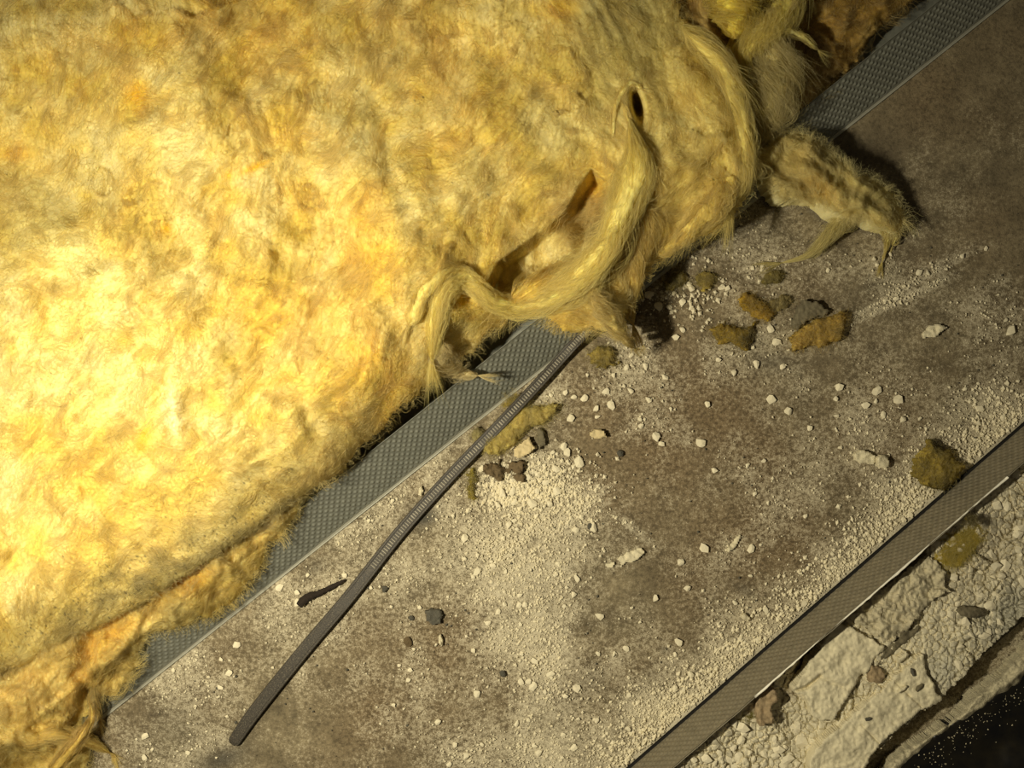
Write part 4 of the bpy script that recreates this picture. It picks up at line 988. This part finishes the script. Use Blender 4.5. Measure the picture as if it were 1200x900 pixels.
def sample_floor(n, r, power, region=None):
    out = []
    while len(out) < n:
        x, y = r.uniform(100, 1200, 4000), r.uniform(250, 900, 4000)
        d = bil(DUST, (x - DXS[0]) / 3.0, (y - DYS[0]) / 3.0)
        side = (x - 735) * 0.657 + (y - 900) * 0.754           # <0 floor side of near track
        up = (x + 150) * 0.621 + (y - 1053) * 0.783            # >0 floor side of far track
        ok = (side < -6) & (up > 8) & (r.random(4000) < np.clip(d - 0.05, 0.01, 1) ** power)
        tie = line_d([(272, 872), (356, 762), (470, 622), (585, 498), (668, 408)], x, y)
        ok &= tie > 12
        out += list(zip(x[ok], y[ok]))
    return np.array(out[:n])

def crumbs():
    r = np.random.default_rng(77)
    P = sample_floor(210, r, 1.3)
    near = [(805, 330), (812, 338), (790, 345), (800, 352), (842, 425), (885, 427), (800, 385), (688, 470), (700, 480), (664, 457), (670, 462), (715, 475), (768, 510), (775, 515), (790, 395), (780, 440), (755, 430), (735, 430), (720, 440), (672, 490), (660, 520), (650, 535), (620, 560),
            (630, 575), (640, 568), (655, 575), (612, 575), (625, 590), (600, 585), (645, 590), (590, 580), (580, 590), (668, 530), (680, 540), (700, 490), (830, 475), (920, 480), (905, 470), (1030, 457), (948, 505), (985, 525), (825, 520), (910, 400), (812, 360), (845, 340), (770, 360),
            (760, 345), (785, 360), (690, 440), (708, 458), (740, 458), (762, 470), (1145, 480), (1050, 470), (1060, 495), (1085, 500), (895, 540), (875, 545), (835, 550), (1180, 390), (985, 455), (825, 640), (700, 722), (672, 698), (768, 700), (805, 690), (800, 660), (795, 755), (790, 765), (735, 758)]
    k = 0
    def put(x, y, rad, z=0.0, group='plaster crumbs scattered on the concrete', label='small white plaster crumb scattered on the brown concrete floor'):
        nonlocal k
        o = bpy.data.objects.new('plaster_crumb', ROCKS[r.integers(len(ROCKS))]); col.objects.link(o)
        s = rad * S; o.location = W(x, y, z); o.scale = (s * r.uniform(.8, 1.25), s * r.uniform(.75, 1.1), s * r.uniform(.7, 1.0)); o.rotation_euler = (0, 0, r.uniform(0, 6.28))
        tag(o, label, 'crumb', group); k += 1
    for x, y in near: put(x + r.normal(0, 2), y + r.normal(0, 2), r.uniform(2.6, 5.4))
    for x, y in P: put(x, y, 2 + 2.6 * r.random() ** 2)
    # lumps lying loose on the plaster crust
    n = 0
    while n < 90:
        x, y = r.uniform(780, 1200), r.uniform(520, 900)
        if not HFB.inside(np.array([x]), np.array([y]))[0] or bil(HFB.sd, *HFB.g(np.array([x]), np.array([y])))[0] < 10: continue
        if poly_sd([(925, 812), (979, 722), (1090, 648), (1120, 690), (1090, 764), (1108, 822), (1010, 910), (940, 960), (950, 880)], np.array([x]), np.array([y]))[0] > -3: continue
        if math.hypot(x - 1115, y - 632) < 42 or math.hypot(x - 897, y - 822) < 36: continue
        put(x, y, r.uniform(3.0, 6.0), float(HFB.z(np.array([x]), np.array([y]))[0]) - 0.0004, 'plaster lumps loose on the crust', 'pale plaster lump loose on the cracked crust in the near track'); n += 1

    # fine grit nobody could count
    def grit(name, XY, rad, zf, label, mat, sd):
        rr = np.random.default_rng(sd); n = len(XY)
        base = np.array([(1, 0, 0), (0, 1, 0), (-1, 0, 0), (0, -1, 0), (0, 0, .8), (0, 0, -.25)], float)
        tri = np.array([(0, 1, 4), (1, 2, 4), (2, 3, 4), (3, 0, 4), (1, 0, 5), (2, 1, 5), (3, 2, 5), (0, 3, 5)])
        a = rr.uniform(0, 6.28, n); v = np.broadcast_to(base, (n, 6, 3)).copy() * rr.uniform(.6, 1.35, (n, 6, 1))
        x = v[..., 0] * np.cos(a)[:, None] - v[..., 1] * np.sin(a)[:, None]; y = v[..., 0] * np.sin(a)[:, None] + v[..., 1] * np.cos(a)[:, None]
        p = np.stack([x, y, v[..., 2]], -1) * (rad * S)[:, None, None] + W(XY[:, 0], XY[:, 1], zf)[:, None, :]
        f = (tri[None] + (np.arange(n) * 6)[:, None, None]).reshape(-1, 3)
        o = link(name, mesh_np(name, p.reshape(-1, 3), f, smooth=False), mat); tag(o, label, 'grit', kind='stuff')
    n = 11000; XY = sample_floor(n, r, 1.9); rad = 0.55 + 1.5 * r.random(n) ** 3
    grit('plaster_grit', XY, rad, np.zeros(n), 'fine white plaster grit sprinkled over the concrete', M['crumb'], 5)
    # denser heap by the olive scrap and the drift along the near track
    m = 1000; hx = np.concatenate([r.normal(632, 42, m), r.normal(600, 24, 500), r.normal(790, 40, 400)]); hy = np.concatenate([r.normal(572, 20, m), r.normal(575, 14, 500), r.normal(345, 22, 400)])
    up = (hx + 150) * 0.621 + (hy - 1053) * 0.783; tie = line_d([(272, 872), (356, 762), (470, 622), (585, 498), (668, 408)], hx, hy); ok = (up > 8) & (tie > 12)
    t = r.random(2600); dx = 1215 - 500 * t; dy = 482 + 436 * t; off = np.abs(r.normal(0, 26, 2600)) + 4
    dx -= off * 0.657; dy -= off * 0.754
    XY2 = np.concatenate([np.stack([hx[ok], hy[ok]], 1), np.stack([dx, dy], 1)]); rad2 = 0.6 + 2.8 * r.random(len(XY2)) ** 3
    grit('plaster_grit', XY2, rad2, np.zeros(len(XY2)), 'denser white plaster grit heaped by the scrap and near track', M['crumb'], 6)
    # dark grains
    n = 500; XY = np.stack([r.uniform(150, 1200, n), r.uniform(250, 900, n)], 1); side = (XY[:, 0] - 735) * 0.657 + (XY[:, 1] - 900) * 0.754; up = (XY[:, 0] + 150) * 0.621 + (XY[:, 1] - 1053) * 0.783
    XY = XY[(side < -6) & (up > 8)]
    grit('dark_grit', XY, 0.6 + 1.4 * r.random(len(XY)) ** 3, np.zeros(len(XY)), 'sparse dark grains among the white floor grit', M['stone'], 7)
    # bright specks on the black plastic
    n = 170; t = r.random(n); XY = np.stack([1060 + 150 * t + np.abs(r.normal(0, 14, n)), 890 - 110 * t + np.abs(r.normal(0, 16, n)) + 4], 1)
    ok = HFK.inside(XY[:, 0], XY[:, 1]); XY = XY[ok]
    grit('plaster_grit', XY, 0.4 + 0.9 * r.random(len(XY)) ** 2, HFK.z(XY[:, 0], XY[:, 1]), 'pale specks of grit stuck on the black plastic sheet', M['plaster_grey'], 8)
crumbs()
